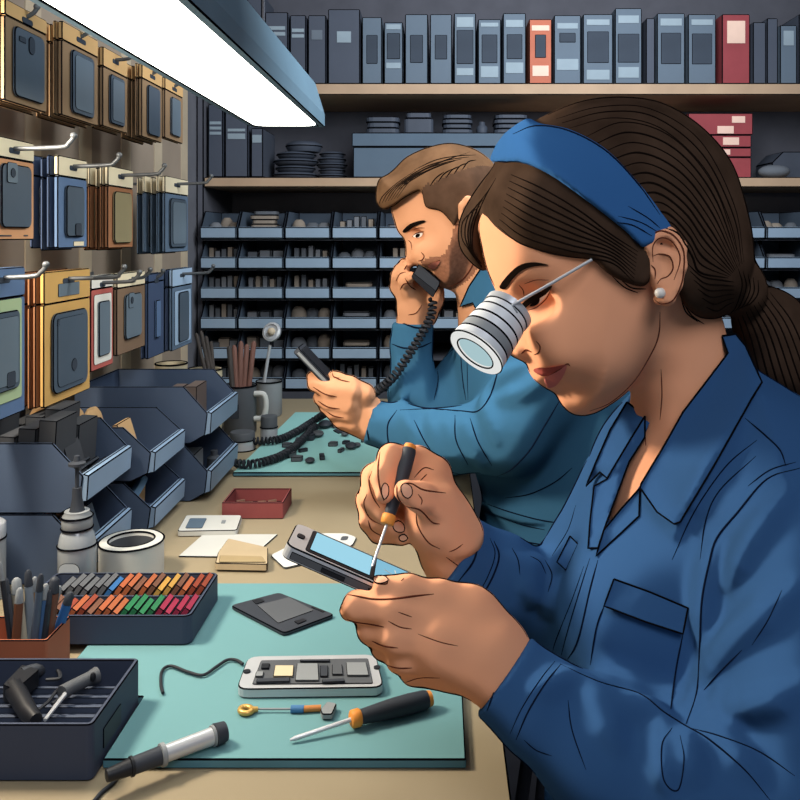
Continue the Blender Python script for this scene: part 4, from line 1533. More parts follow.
def bbox_gate(p, lo, hi, fn, margin=0.03):
    """evaluate fn only near its box; elsewhere the distance to the box"""
    lo = np.asarray(lo, np.float32)
    hi = np.asarray(hi, np.float32)
    q = np.maximum(np.maximum(lo - p, p - hi), 0)
    d = np.sqrt((q * q).sum(1)) + margin * 0.5
    m = d < margin * 1.5
    if m.any():
        d[m] = fn(p[m])
    return d


def prj(p):
    return VX + F * p[:, 0] / p[:, 1], VY - F * (p[:, 2] - CZ) / p[:, 1]


def cutpx(p, poly, y0):
    """signed distance (metres, measured at y0) to a traced outline on the rays through it"""
    a, b = prj(p)
    return poly2(a, b, poly) * (y0 / F)


def S2(pts, n=4):
    return [tuple(q) for q in spline(pts, n, True)]


def rcp(p, A, Bq, ra, rb):
    return rc(p, V(*A), V(*Bq), ra, rb)


def chp(p, pts, rs, k=0.004):
    lo = np.array([min(V(*q)[i] for q in pts) for i in range(3)]) - max(rs)
    hi = np.array([max(V(*q)[i] for q in pts) for i in range(3)]) + max(rs)
    return bbox_gate(p, lo, hi, lambda s: chain(s, [V(*q) for q in pts], rs, k))


# ================================================================== woman
WY = 0.66
SK = pxpoly([(484, 222), (486, 245), (492, 268), (502, 289), (513, 305), (519, 335), (531, 364), (545, 379), (557, 389), (564, 400), (573, 409), (588, 412), (610, 402),
             (634, 381), (656, 347), (672, 322), (700, 302), (728, 250), (733, 200), (700, 146), (640, 117), (575, 120), (518, 152), (492, 188)], WY, 3)
PROF = pxpoly([(484, 222), (486, 245), (491, 270), (497, 285), (501, 297), (501, 312), (500, 328), (501, 342), (506, 352), (516, 358.5), (527, 358), (532, 365), (534, 371),
               (540, 374.5), (544.5, 376.5), (545, 383), (551, 387.5), (557, 389), (561, 395), (566, 404), (578, 410), (600, 390), (590, 330), (560, 280), (520, 225)], WY, 3)
SKULLH = pxpoly([(492, 168), (508, 138), (546, 115), (583, 101), (624, 98), (661, 105), (698, 129), (726, 163), (740, 205), (747, 240), (747, 268), (736, 300), (718, 316),
                 (690, 330), (640, 370), (590, 380), (545, 330), (512, 285), (488, 240), (480, 212), (482, 190)], WY, 3)
HREG = S2([(440, 60), (480, 212), (486, 217), (497, 232), (515, 246), (542, 254), (570, 258), (592, 260), (606, 272), (622, 281), (643, 287), (652, 276), (656, 262), (672, 268),
           (680, 297), (694, 315), (710, 321), (730, 330), (800, 330), (820, 60)], 3)
BREG = S2([(480, 158), (496, 162), (522, 163), (550, 175), (583, 198), (624, 230), (640, 246), (648, 246), (672, 232), (661, 212), (638, 182), (606, 149), (569, 129), (536, 122), (510, 105), (480, 140)], 4)


def w_hairsolid(p, off=0.0):
    return infl(p, SKULLH, WY, 0.075, 0.0765) - off


def w_hair(p):
    def main(s):
        d = w_hairsolid(s)
        return smax(d, cutpx(s, HREG, 0.60), 0.006)
    d = bbox_gate(p, (0.0, WY - .09, 1.03), (0.26, WY + .09, 1.29), main)
    # lock on the far side of the forehead
    lock = pxpoly([(500, 163), (478, 186), (460, 218), (459, 246), (472, 264), (486, 272), (487, 252), (484, 224), (495, 200), (512, 180)], 0.69, 3)
    d = smin(d, bbox_gate(p, (0.0, .64, 1.1), (0.1, .74, 1.26), lambda s: infl(s, lock, 0.695, 0.018, 0.028)), .01)
    # tied knot and pony tail
    d = smin(d, ell(p, V(743, 290, .655), (.0165, .026, .024)), .008)
    d = smin(d, chp(p, [(748, 296, .66), (768, 322, .665), (784, 360, .67), (800, 420, .69), (815, 500, .72)], [.014, .026, .032, .030, .012], .01), .004)
    return d


def w_band(p):
    d = w_hairsolid(p, 0.0045)
    return smax(d, cutpx(p, BREG, 0.61), 0.003)


SA, SB = 0.788, -0.6      # torso plane: y = SA + SB * x


def slant(pts, n=4):
    out = []
    for a, b in spline(pts, n, True):
        k = (a - VX) / F
        y = SA / (1 - SB * k)
        out.append((k * y, CZ - (b - VY) * y / F))
    return out


TOR = slant([(640, 392), (608, 425), (590, 462), (576, 505), (556, 548), (541, 590), (537, 635), (543, 690), (548, 750), (552, 860), (640, 900), (840, 900), (880, 700), (880, 520), (838, 425), (790, 390), (752, 366), (728, 346), (700, 372), (670, 385)])
TORI = slant([(645, 400), (616, 432), (598, 470), (584, 512), (566, 555), (551, 595), (547, 640), (553, 690), (558, 750), (562, 860), (640, 890), (830, 890), (868, 700), (868, 525), (826, 435), (785, 400), (748, 378), (722, 366), (700, 385), (670, 395)])


def w_torso(p, poly, H):
    return bbox_gate(p, (0.04, 0.42, 0.55), (0.40, 0.92, 1.06), lambda s: infl(s, poly, lambda q: SA + SB * q[:, 0], 0.10, H))


NEAR_ARM = ([(508, 680, .586), (540, 706, .578), (600, 747, .57), (700, 792, .553), (806, 806, .545), (815, 690, .565), (818, 560, .59)], [.0270, .0305, .041, .050, .061, .064, .068])
FAR_ARM = ([(452, 553, .70), (495, 578, .71), (560, 612, .745), (594, 562, .765), (626, 486, .77)], [.0285, .036, .044, .042, .040])

# near hand: palm, thumb, four fingers
NH = [
    ([(508, 676, .586), (485, 655, .592), (445, 640, .592)], [.0245, .029, .027]),
    ([(500, 648, .598), (468, 615, .600), (440, 605, .600)], [.020, .020, .015]),
    ([(478, 618, .600), (440, 597, .596), (408, 588, .594), (383, 585.5, .595)], [.017, .0112, .0092, .0074]),
    ([(440, 622, .592), (395, 611, .588), (357, 606, .594), (350, 610, .622)], [.015, .0112, .0098, .008]),
    ([(440, 640, .586), (398, 637, .584), (372, 629, .600), (372, 614, .632)], [.0150, .0118, .0102, .008]),
    ([(444, 658, .586), (404, 657, .588), (384, 646, .608), (386, 626, .638)], [.0140, .0108, .0092, .0075]),
    ([(450, 674, .588), (414, 671, .596), (398, 660, .616), (402, 642, .640)], [.0120, .0092, .0080, .0065]),
]
FH = [
    ([(452, 562, .698), (439, 520, .692), (428, 485, .694)], [.0225, .0275, .021]),
    ([(458, 535, .685), (440, 505, .675), (420, 497, .660), (405, 491, .653)], [.021, .0155, .0112, .0088]),
    ([(434, 472, .700), (418, 462, .700), (391, 457, .688), (383, 476, .674), (385, 494, .665)], [.014, .0125, .0108, .0098, .0078]),
    ([(428, 480, .706), (396, 468, .708), (374, 477, .700), (372, 498, .690), (384, 514, .680)], [.014, .0120, .0106, .0098, .0078]),
    ([(426, 496, .712), (390, 490, .716), (368, 500, .706), (371, 518, .696), (395, 527, .682)], [.013, .0115, .0100, .0092, .0074]),
    ([(426, 510, .714), (392, 512, .718), (370, 521, .708), (379, 533, .698), (402, 538, .686)], [.012, .0100, .0088, .0082, .0066]),
]


def hand(p, H, k_in=0.005, k=0.007):
    d = None
    for i, (pts, rs) in enumerate(H):
        e = chp(p, pts, rs, k_in)
        d = e if d is None else smin(d, e, k if i < 3 else 0.0045)
    return d


def w_head(p):
    d = infl(p, SK, WY, 0.07, 0.066)
    d = smin(d, infl(p, PROF, WY, 0.022, 0.0145), 0.012)
    for s in (-1, 1):
        d = smin(d, ell(p, V(527, 347, WY) + Vector((0, s * .0125, 0)), (.0105, .0068, .0078)), .006)
        d = smin(d, ell(p, V(560, 335, WY) + Vector((0, s * .040, 0)), (.024, .018, .024)), .02)
        d = smax(d, -ell(p, V(527, 300, WY) + Vector((0, s * .040, 0)), (.018, .009, .009)), .014)
        d = smin(d, ell(p, V(549, 372, WY) + Vector((0, s * .012, 0)), (.012, .012, .008)), .01)
    # ear
    E = [(651, 262, .586), (649, 246, .584), (658, 234, .582), (670, 233, .581), (681, 246, .580), (682, 266, .581), (677, 285, .583), (668, 299, .585), (658, 300, .588)]
    e = chp(p, E, [.0028, .0032, .0036, .0038, .0038, .0036, .0036, .0046, .0040], .004)
    e = smin(e, ell(p, V(665, 266, .590), (.0125, .0080, .023)), .004)
    e = smin(e, chp(p, [(662, 252, .583), (672, 256, .582), (673, 270, .583), (664, 284, .585)], [.0024, .0026, .0026, .0028], .003), .003)
    e = smin(e, ell(p, V(654, 271, .586), (.0032, .0036, .0045)), .003)
    e = smax(e, -ell(p, V(661, 268, .5795), (.0055, .0050, .0080)), .004)
    return smin(d, e, .004)


def w_body(p):
    d = bbox_gate(p, (0.01, WY - .11, 1.0), (0.26, WY + .11, 1.28), w_head)
    d = smin(d, chp(p, [(672, 335, .665), (684, 385, .672), (700, 440, .685), (705, 520, .69)], [.040, .039, .046, .07], .01), .014)
    d = smin(d, w_torso(p, TORI, .088), .02)
    for pts, rs in (NEAR_ARM, FAR_ARM):
        d = smin(d, chp(p, pts, [r - (.008 if i > 0 else .0025) for i, r in enumerate(rs)], .006), .006)
    d = smin(d, hand(p, NH), .006)
    d = smin(d, hand(p, FH), .006)
    return d


woman, wbv = sdf_object('person', w_body, (-0.115, 0.46, 0.60), (0.37, 0.93, 1.285), 0.0023, M_SKIN, it=2, loc=(0.22, 0.66, 0.5))
tag(woman, 'woman in blue work jacket and headband, bending over a phone with a loupe', 'person')

VNECK = S2([(650, 425), (630, 458), (617, 490), (606, 526), (622, 508), (641, 484), (683, 412), (735, 346), (700, 330)], 2)
# fold ridges: traced lines, later laid onto the plain jacket and raised a little
FOLDPX = [
    ([(786, 494), (752, 540), (730, 584)], .006), ([(792, 592), (758, 620), (726, 652), (692, 706)], .009), ([(800, 689), (754, 703), (692, 712)], .008),
    ([(536, 690), (569, 680), (615, 703), (652, 712), (672, 727)], .007), ([(587, 689), (604, 716), (616, 742)], .006), ([(662, 730), (664, 760), (667, 784)], .006),
    ([(688, 735), (690, 756), (692, 776)], .006), ([(707, 726), (730, 748), (756, 774)], .007), ([(716, 545), (706, 590), (704, 640)], .007),
    ([(742, 420), (706, 470), (676, 530)], .007), ([(566, 548), (556, 578), (548, 610)], .006), ([(510, 560), (524, 572), (532, 590)], .006), ([(540, 560), (530, 575), (532, 600)], .006),
]
FOLDS = []


def lay_folds(bvh, px, sink=0.0):
    out = []
    for pts, r in px:
        P = []
        for a, b in spline(pts, 4):
            h = ray(a, b, [bvh])
            if h is not None:
                n = h[1] if h[1].dot(h[0] - EYE) < 0 else -h[1]
                P.append(h[0] - n * r * sink)
        if len(P) > 2:
            k = len(P) - 1
            out.append((P, [max(.002, r * min(1, .35 + 2.6 * min(i / k, 1 - i / k))) for i in range(k + 1)]))
    return out


def w_jacket(p):
    d = w_torso(p, TOR, .100)
    d = smin(d, chp(p, *FAR_ARM, .012), .022)
    # front edge and breast volume
    d = smin(d, ell(p, Vector((0.150, 0.640, CZ - .285)), (.055, .05, .06)), .05)
    d = smin(d, chp(p, *NEAR_ARM, .014), .018)
    for pts, rs in FOLDS:
        d = smin(d, chw(p, pts, rs), .010)
    # cuffs stand a little proud
    for A, Bq, r in (((506, 677, .5865), (534, 701, .579), .0310), ((456, 556, .701), (484, 572, .708), .0345)):
        d = smin(d, bbox_gate(p, V(*A) - Vector((.05,) * 3), V(*A) + Vector((.08,) * 3), lambda s: smax(rcp(s, A, Bq, r, r + .001), 0 * s[:, 0] - 1, 0)), .002)
    # open the sleeves where the wrists come out
    for A, Bq, r in (((508, 680, .586), (490, 664, .5905), .0282), ((455, 555, .70), (434, 543, .697), .0310)):
        a, b = V(*A), V(*Bq)
        n = (b - a).normalized()
        pl = (p - np.array(a, np.float32)) @ np.array(n, np.float32)
        near = np.sqrt(((p - np.array(a, np.float32)) ** 2).sum(1)) - .085
        d = np.maximum(d, -np.maximum(-(pl - .004), near))          # flat sleeve end
    # neck opening
    cut = np.maximum(cutpx(p, VNECK, 0.64), p[:, 1] - 0.745)
    d = smax(d, -cut, .003)
    return d


_v, _q = surf(w_jacket, (0.0, 0.44, 0.56), (0.40, 0.94, 1.075), 0.006)
FOLDS += lay_folds(BVHTree.FromPolygons([tuple(x) for x in _v], [tuple(x) for x in _q]), FOLDPX)
jk, jbv = sdf_object('jacket', w_jacket, (0.0, 0.44, 0.56), (0.40, 0.94, 1.075), 0.0024, M_JKT, woman, it=2, label='blue button-front work jacket')
hr, hbv = sdf_object('hair', w_hair, (-0.01, 0.55, 0.93), (0.35, 0.76, 1.285), 0.0024, M_HAIR, woman, it=2, label='dark brown hair tied in a low ponytail')
hb, bbv = sdf_object('headband', w_band, (0.02, 0.55, 1.13), (0.22, 0.77, 1.29), 0.0022, M_BAND, woman, it=2, label='wide blue fabric headband')

# hair strands
ST = []
for t in np.linspace(0, 1, 13):
    # above and behind the band, sweeping down to the knot
    a = np.array([(575 + 90 * t, 130 + 98 * t), (620 + 58 * t, 112 + 122 * t), (672 + 20 * t, 128 + 128 * t), (716 - 16 * t, 180 + 92 * t), (742 - 14 * t, 262 + 16 * t)], float)
    if t == 0:
        continue
    ST.append(([tuple(q) for q in a], 1.5 if int(t * 12) % 2 else 2.2))
ST += [([(556, 119), (600, 107), (650, 109), (700, 141), (734, 205), (744, 262)], 1.5), ([(562, 123), (606, 112), (654, 117), (702, 154), (733, 215), (742, 264)], 2.0), ([(570, 128), (612, 118), (660, 128), (704, 168), (730, 222), (740, 267)], 1.4)]
for t in np.linspace(0.05, 1, 9):
    # in front of the band, combed back over the temple
    a = [(498 + 14 * (1 - t), 172 + 54 * t), (522 + 22 * (1 - t), 186 + 58 * t), (566 + 14 * (1 - t), 208 + 48 * t), (610, 232 + 30 * t), (634 + 4 * (1 - t), 250 + 32 * t)]
    ST.append((a, 1.7))
for i in range(6):
    ST.append(([(686 + 4 * i, 262 + 9 * i), (702 + 3 * i, 276 + 7 * i), (722 + 1 * i, 280 + 5 * i), (734, 282 + 4 * i)], 1.6))
for i in range(5):
    ST.append(([(738 + 5 * i, 268 + 3 * i), (742 + 4 * i, 285 + 2 * i), (736 + 4 * i, 306 - 1 * i), (730 + 4 * i, 314 - 2 * i)], 1.6))
for i in range(9):
    ST.append(([(738 + 4 * i, 318 - 3.2 * i), (745 + 6 * i, 340 - 2 * i), (752 + 7.5 * i, 372), (762 + 8 * i, 410)], 1.8))
for i in range(5):
    ST.append(([(496 - 4 * i, 178 + 7 * i), (484 - 5 * i, 200 + 5 * i), (474 - 3 * i, 225 + 3 * i), (473 - 1 * i, 250), (482, 264 + i)], 1.6))
ST += [([(622, 281), (632, 288), (646, 289)], 1.6), ([(612, 276), (624, 287), (638, 293)], 1.4), ([(683, 302), (692, 316), (704, 324)], 1.8), ([(681, 298), (686, 312), (698, 322)], 1.6)]
lines_on([hbv, wbv], ST, 'strand', M_STRAND, woman, n=8)
lines_on([bbv], [([(497, 161), (522, 164), (550, 176), (583, 199), (624, 231), (640, 245)], 2.2), ([(513, 134), (536, 126), (569, 131), (606, 151), (638, 184), (660, 215)], 2.2),
                 ([(612, 222), (632, 225), (652, 236)], 1.4), ([(618, 216), (640, 222), (658, 232)], 1.2), ([(628, 206), (648, 218), (660, 228)], 1.2)], 'fold', M_JKTD, woman)

# face features lying on the skin
patch_obj(wbv, [(500, 286), (506, 288.5), (513, 279), (523, 270), (536, 266), (549, 265), (536, 262), (522, 264), (511, 272)], 'eyebrow', M_STRAND, woman, off=.001, step=2, smooth=3)
patch_obj(wbv, [(535, 304), (539, 299), (545, 293.5), (550, 290), (547, 295), (542, 301), (538, 304)], 'eye_white', M_SCLERA, woman, off=.0008, step=2, smooth=3)
patch_obj(wbv, [(530, 306), (534, 301), (539, 297), (540, 299.5), (539, 303), (535, 306)], 'iris', M_STRAND, woman, off=.0014, step=2, smooth=3)
patch_obj(wbv, [(519, 309), (525, 301), (535, 293), (546, 286.5), (553, 285), (549, 291), (539, 298), (531, 304), (525, 309)], 'eyelashes', M_STRAND, woman, off=.002, step=2, smooth=3)
patch_obj(wbv, [(534, 370), (540, 367), (550, 367), (567, 364), (557, 370), (548, 375), (541, 375)], 'upper_lip', M_LIPU, woman, off=.001, step=2, smooth=3)
patch_obj(wbv, [(545, 377), (551, 374), (559, 370), (567, 365), (563, 376), (556, 385), (549, 387), (546, 383)], 'lower_lip', M_LIPL, woman, off=.0012, step=2, smooth=3)
lines_on([wbv], [
    ([(544, 376), (550, 374.5), (558, 370), (567, 364), (570, 366)], 1.8), ([(536, 341), (540, 346), (539, 352), (534, 355)], 1.5), ([(521, 354), (526, 350), (532, 352)], 2.0),
    ([(529, 310), (537, 307), (546, 299), (551, 289)], 1.1), ([(519, 285), (523, 290), (524, 296)], 1.2), ([(524, 284), (536, 280), (549, 280)], 1.1),
    # jaw, neck, ear
    ([(660, 312), (659, 332), (653, 350), (634, 381), (611, 402), (590, 411)], 2.0), ([(645, 247), (650, 237), (660, 231), (673, 235), (683, 249), (684, 267), (681, 285), (673, 300), (662, 304), (655, 300)], 2.0),
    ([(653, 262), (653, 246), (660, 238), (670, 240), (678, 250), (680, 262), (674, 280)], 1.5), ([(653, 256), (660, 254), (670, 257), (673, 268), (668, 276), (661, 279), (657, 284)], 1.5), ([(651, 265), (655, 270), (655, 279)], 1.5),
    ([(661, 369), (662, 395), (660, 420)], 1.3), ([(634, 411), (644, 430), (646, 446)], 1.6)], 'crease', M_CREASE, woman)
o = MB().ball(tuple(V(660, 293, .5815)), .0038, 8).build('earring', mat('pearl', '#dcd6cc', rough=.3), woman, world=True, label='small pearl stud earring')

# hand creases and nails
lines_on([wbv], [
    # near hand
    ([(344, 594), (356, 596), (372, 599), (392, 599), (415, 596), (434, 594)], 2.0), ([(346, 619), (356, 622), (370, 624), (384, 627)], 2.0), ([(372, 641), (384, 646), (398, 648)], 1.6),
    ([(386, 665), (398, 668), (412, 668)], 1.5), ([(388, 621), (400, 627), (412, 629)], 1.2), ([(398, 612), (412, 617)], 1.1), ([(418, 634), (440, 642), (458, 646)], 1.1), ([(404, 683), (420, 678), (440, 678)], 1.2),
    ([(401, 581), (404, 578)], 1.1), ([(373, 578), (376, 583), (386, 584), (388, 580)], 1.4),
    ], 'crease', M_CREASE, woman)
lines_on([wbv], [
    ([(380, 452), (378, 470), (380, 488), (384, 501)], 1.8), ([(372, 471), (369, 482), (373, 497), (380, 508)], 1.7), ([(367, 494), (364, 504), (370, 518), (382, 525)], 1.6), ([(368, 520), (372, 530), (384, 537)], 1.6),
    ([(397, 485), (398, 497), (406, 506), (420, 510), (432, 522), (440, 524)], 1.9), ([(404, 483), (412, 484), (424, 490), (446, 493)], 1.8), ([(416, 512), (418, 526), (428, 542), (440, 549)], 1.7),
    ([(414, 478), (424, 468), (434, 470)], 1.2), ([(420, 481), (427, 474)], 1.2), ([(418, 494), (422, 500), (421, 505)], 1.2), ([(449, 552), (456, 549), (463, 544)], 1.2), ([(446, 557), (453, 562), (460, 567)], 1.2)], 'crease', M_CREASE, woman)
for q in ([(373, 578), (377, 575.5), (386, 577), (388, 581), (381, 583.5), (375, 582)], [(382, 487), (385, 483), (388.5, 487), (388, 495), (384.5, 499), (382, 494)],
          [(401, 487), (405, 483.5), (411, 487), (412, 494), (408, 498), (403, 495)], [(393, 524), (398, 521), (404, 525), (404, 531), (398, 532), (394, 529)], [(399, 536), (404, 534), (408, 538), (404, 541), (400, 540)]):
    patch_obj(wbv, q, 'fingernail', M_NAIL, woman, off=.0006, step=2, smooth=2, rim=1.2, thick=.0008)

# collar, placket, pocket and seams
def cloth(poly, name, off, label=None, smooth=0, rim=2.0, on_=None):
    return patch_obj(on_ or [jbv, wbv], poly, name, M_JKT, woman, off=off, step=5, smooth=smooth, rim=rim, thick=.003, label=label, calm=24)


cloth([(722, 336), (736, 334), (746, 346), (762, 382), (752, 398), (716, 462), (697, 494), (680, 522), (674, 524), (657, 512), (640, 488), (641, 484), (665, 444), (683, 412), (706, 382), (728, 353)], 'collar_leaf', .005)
cloth([(640, 488), (639, 516), (620, 534), (596, 556), (604, 530), (622, 508)], 'lapel', .0035)
cloth([(627, 402), (610, 430), (596, 462), (586, 486), (600, 472), (607, 478), (612, 470), (630, 440), (645, 416)], 'collar_leaf', .005, on_=[jbv])
cloth([(645, 416), (630, 440), (612, 470), (607, 479), (594, 486), (590, 520), (588, 548), (598, 548), (605, 527), (616, 497), (629, 462), (645, 437)], 'lapel', .0048, on_=[jbv])
cloth([(614, 579), (650, 592), (688, 608), (683, 634), (646, 622), (604, 606)], 'pocket_flap', .003)
cloth([(570, 536), (578, 544), (566, 570), (557, 562)], 'pocket_flap', .002, rim=1.6)
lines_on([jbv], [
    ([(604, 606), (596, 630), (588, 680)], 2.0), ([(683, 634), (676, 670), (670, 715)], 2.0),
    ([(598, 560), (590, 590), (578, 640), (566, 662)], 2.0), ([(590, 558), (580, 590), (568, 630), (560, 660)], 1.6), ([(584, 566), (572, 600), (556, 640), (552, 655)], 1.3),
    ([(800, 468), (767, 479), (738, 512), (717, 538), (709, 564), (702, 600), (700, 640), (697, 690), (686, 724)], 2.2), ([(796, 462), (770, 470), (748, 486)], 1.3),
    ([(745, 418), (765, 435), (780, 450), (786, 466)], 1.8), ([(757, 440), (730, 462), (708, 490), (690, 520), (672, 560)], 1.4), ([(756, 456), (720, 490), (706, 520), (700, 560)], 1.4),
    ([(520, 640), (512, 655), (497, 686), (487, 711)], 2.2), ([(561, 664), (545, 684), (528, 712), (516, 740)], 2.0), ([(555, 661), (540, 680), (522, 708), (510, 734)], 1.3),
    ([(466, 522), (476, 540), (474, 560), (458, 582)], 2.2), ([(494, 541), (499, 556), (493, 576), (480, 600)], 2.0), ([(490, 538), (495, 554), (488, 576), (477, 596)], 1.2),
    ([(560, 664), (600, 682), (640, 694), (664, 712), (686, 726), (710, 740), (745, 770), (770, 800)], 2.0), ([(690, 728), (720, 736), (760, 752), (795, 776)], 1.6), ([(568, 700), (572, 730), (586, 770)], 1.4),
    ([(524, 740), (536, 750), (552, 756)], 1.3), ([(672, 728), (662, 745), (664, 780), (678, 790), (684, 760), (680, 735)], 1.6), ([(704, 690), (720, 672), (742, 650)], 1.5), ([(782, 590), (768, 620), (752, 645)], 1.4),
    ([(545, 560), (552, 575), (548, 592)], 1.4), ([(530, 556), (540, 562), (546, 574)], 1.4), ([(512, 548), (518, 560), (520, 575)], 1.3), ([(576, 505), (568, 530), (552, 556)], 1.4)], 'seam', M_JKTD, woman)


M_LINE = mat('contour_dark', '#1a1513', rough=.9, spec=0)
edge_lines(wbv, [
    ([(483, 222), (485, 245), (490, 268), (497, 285)], 2.0, .66, .05), ([(506, 351), (511, 357), (518, 359), (527, 358), (531, 364), (534, 370)], 2.0, .655, .05),
    ([(545, 377), (546, 384), (552, 388), (558, 390), (563, 399), (572, 408), (587, 412), (610, 402), (632, 383)], 2.0, .645, .06)], 'contour', M_LINE, woman)
edge_lines(wbv, [
    ([(372, 581), (380, 576), (396, 577), (425, 579), (450, 583), (478, 597), (503, 620), (522, 642)], 2.0, .59, .04),
    ([(344, 594), (340, 604), (345, 618), (360, 634), (372, 655), (390, 672), (400, 681), (440, 687), (484, 694)], 2.0, .60, .045)], 'contour', M_LINE, woman)
edge_lines(wbv, [
    ([(402, 452), (390, 449), (380, 454), (376, 466), (368, 474), (362, 494), (364, 512), (366, 528), (378, 540), (396, 545), (412, 546)], 2.0, .69, .05),
    ([(416, 548), (426, 558), (436, 566)], 2.0, .69, .05), ([(416, 452), (434, 460), (452, 482), (466, 515), (476, 545)], 2.0, .69, .05)], 'contour', M_LINE, woman)
edge_lines(jbv, [
    ([(626, 405), (604, 432), (586, 460), (566, 500), (546, 536)], 2.6, .78, .30), ([(516, 545), (535, 555), (552, 545)], 2.0, .72, .08),
    ([(488, 712), (505, 740), (522, 770), (530, 800)], 2.2, .58, .06), ([(520, 640), (548, 652), (570, 668), (600, 682), (640, 694), (680, 722)], 2.2, .56, .055),
    ([(735, 336), (752, 358), (775, 380), (800, 396)], 2.2, .66, .12)], 'contour', M_JKTD, woman)
edge_lines(hbv, [
    ([(547, 113), (583, 101), (624, 98), (661, 105), (698, 129), (726, 163), (740, 205), (748, 240), (749, 262), (760, 278), (764, 290)], 2.4, .66, .09),
    ([(764, 288), (784, 300), (800, 318)], 2.2, .66, .09), ([(495, 163), (476, 186), (459, 218), (458, 246), (472, 264), (486, 271)], 2.2, .69, .06),
    ([(690, 312), (710, 321), (728, 316)], 2.0, .64, .08)], 'contour', M_STRAND, woman)

# trousers and shoes below the bench
def w_trousers(p):
    d = ell(p, (0.27, 0.68, 0.56), (.13, .17, .12))
    for y in (0.60, 0.76):
        d = smin(d, chain(p, [(0.26, y, .53), (-0.14, y - .01, .50), (-0.12, y - .01, .09)], [.085, .062, .045], .02), .03)
        d = smin(d, rc(p, (-.10, y - .01, .035), (-.25, y - .01, .03), .034, .028), .015)
    return smax(d, .002 - p[:, 2], .004)


sdf_object('trousers', w_trousers, (-0.32, 0.44, -0.01), (0.44, 0.92, 0.72), 0.009, M_TROU, woman, it=1)


def stool(x, y, label):
    t = thing('stool', label, 'stool', (x, y, 0))
    MB().lathe([(0.0, .40), (.15, .40), (.16, .41), (.16, .43), (.15, .44), (0, .44)], 24, cap=False).build('seat', M_DARK, t)
    for a in range(4):
        c, s = math.cos(a * math.pi / 2 + .78), math.sin(a * math.pi / 2 + .78)
        MB().tube([(c * .17, s * .17, 0), (c * .1, s * .1, .41)], .012, 8).build('leg', M_DARK, t)
    return t


stool(0.29, 0.68, 'dark round stool under the woman with the loupe')

# ---- things in her hands and on her nose
hp = thing('held_phone', 'silver phone with bright cyan screen held over the mat by the woman', 'phone', V(286, 543, .604))
A = V(286, 544, .603)
u = (V(430, 607, .603) - A).normalized()
wv = Vector((0, 1, -.06))
Mph = frame(A, u, wv)


def pbox(nm, u0, u1, w0, w1, z0, z1, m, parent=hp, ink=.0007, r=0.0):
    if r:
        mb = MB().prism(rrect(u1 - u0, w1 - w0, r, 4, (u0 + u1) / 2, (w0 + w1) / 2), z1 - z0, M=Mph @ T(0, 0, z0))
    else:
        mb = MB().box((u0, w0, z0), (u1, w1, z1), M=Mph)
    return mb.build(nm, m, parent, world=True, ink=ink)


pbox('phone_body', 0, .128, 0, .054, -.010, 0, M_SILV, r=.007, ink=.001)
pbox('side_band', .006, .122, -.0005, .001, -.0085, -.003, M_DGREY, ink=.0005)
pbox('bezel', .014, .120, .003, .051, 0, .0006, M_BLK, r=.003)
scr_m = mat('screen_cyan', '#9fd6ea', emit=1.0)
pbox('screen', .017, .064, .0065, .047, .0006, .0012, scr_m, r=.001, ink=.0004)
pbox('screen', .067, .112, .0065, .047, .0006, .0012, mat('screen_cyan_b', '#8cc8e2', emit=0.9), r=.001, ink=.0004)
pbox('screen_crack', .0645, .0665, .004, .050, .0006, .0016, M_BLK, ink=0)
pbox('home_button', .0045, .0105, .022, .031, 0, .0008, M_BLK, r=.002, ink=.0004)
for a, b in ((.030, .048), (.066, .074), (.082, .090)):
    pbox('side_button', a, b, -.0016, 0, -.0075, -.0045, M_BLK, ink=.0003)
cr = MB()
for k in range(7):
    a = k * .9
    cr.tube([Mph @ Vector((.085, .024, .0016)), Mph @ Vector((.085 + .012 * math.cos(a), .024 + .013 * math.sin(a), .0016))], .0003, 4)
cr.build('crack_lines', M_WHT, hp, world=True)

screwdriver('screwdriver', 'slim screwdriver with dark grip held upright in the woman\'s fingers', V(371, 570, .628), V(387.5, 522, .657), V(411, 444, .690), .0011, .0054)

gl = thing('loupe_glasses', 'silver magnifying loupe on thin wire glasses worn by the woman', 'glasses', V(508, 312, .615))
d_ = Vector((-.575, -.48, -.655)).normalized()
c0 = V(507, 312, .612)
ML = frame(c0, d_.orthogonal(), d_.cross(d_.orthogonal()))
ax_ = d_
sgn = 1 if (ML.to_3x3() @ Vector((0, 0, 1))).dot(d_) > 0 else -1
k_ = .0205
prof = [(.016, -.004), (.0185, -.003), (.0185, .002)]
MB().lathe([(r, z * sgn) for r, z in prof], 32, M=ML).build('eyepiece', M_SILV, gl, world=True)
M_SILB = mat('silver_bright', '#d3d6d8', rough=.35, metal=.15, var=.02)
for i, (z0, z1, r0, r1, m) in enumerate([(.0025, .008, .0178, .0182, M_SILB), (.0088, .0165, .0188, .0194, M_SILB), (.0172, .024, .0195, .0200, M_SILB), (.0247, .032, .0202, .0206, M_GREY), (.0326, .0385, .0208, .0212, M_SILB)]):
    MB().lathe([(r0 - .002, z0 * sgn), (r0, (z0 + .0004) * sgn), (r1, (z1 - .0004) * sgn), (r1 - .002, z1 * sgn)], 40, M=ML).build('barrel_ring', m, gl, world=True)
gr_ = MB()
for z, r in ((.0022, .018), (.0084, .0186), (.0168, .0196), (.0243, .0202), (.0323, .0208)):
    gr_.lathe([(r, (z - .0007) * sgn), (r, (z + .0007) * sgn)], 40, M=ML, mi=0)
gr_.build('barrel_grooves', INK, gl, world=True)
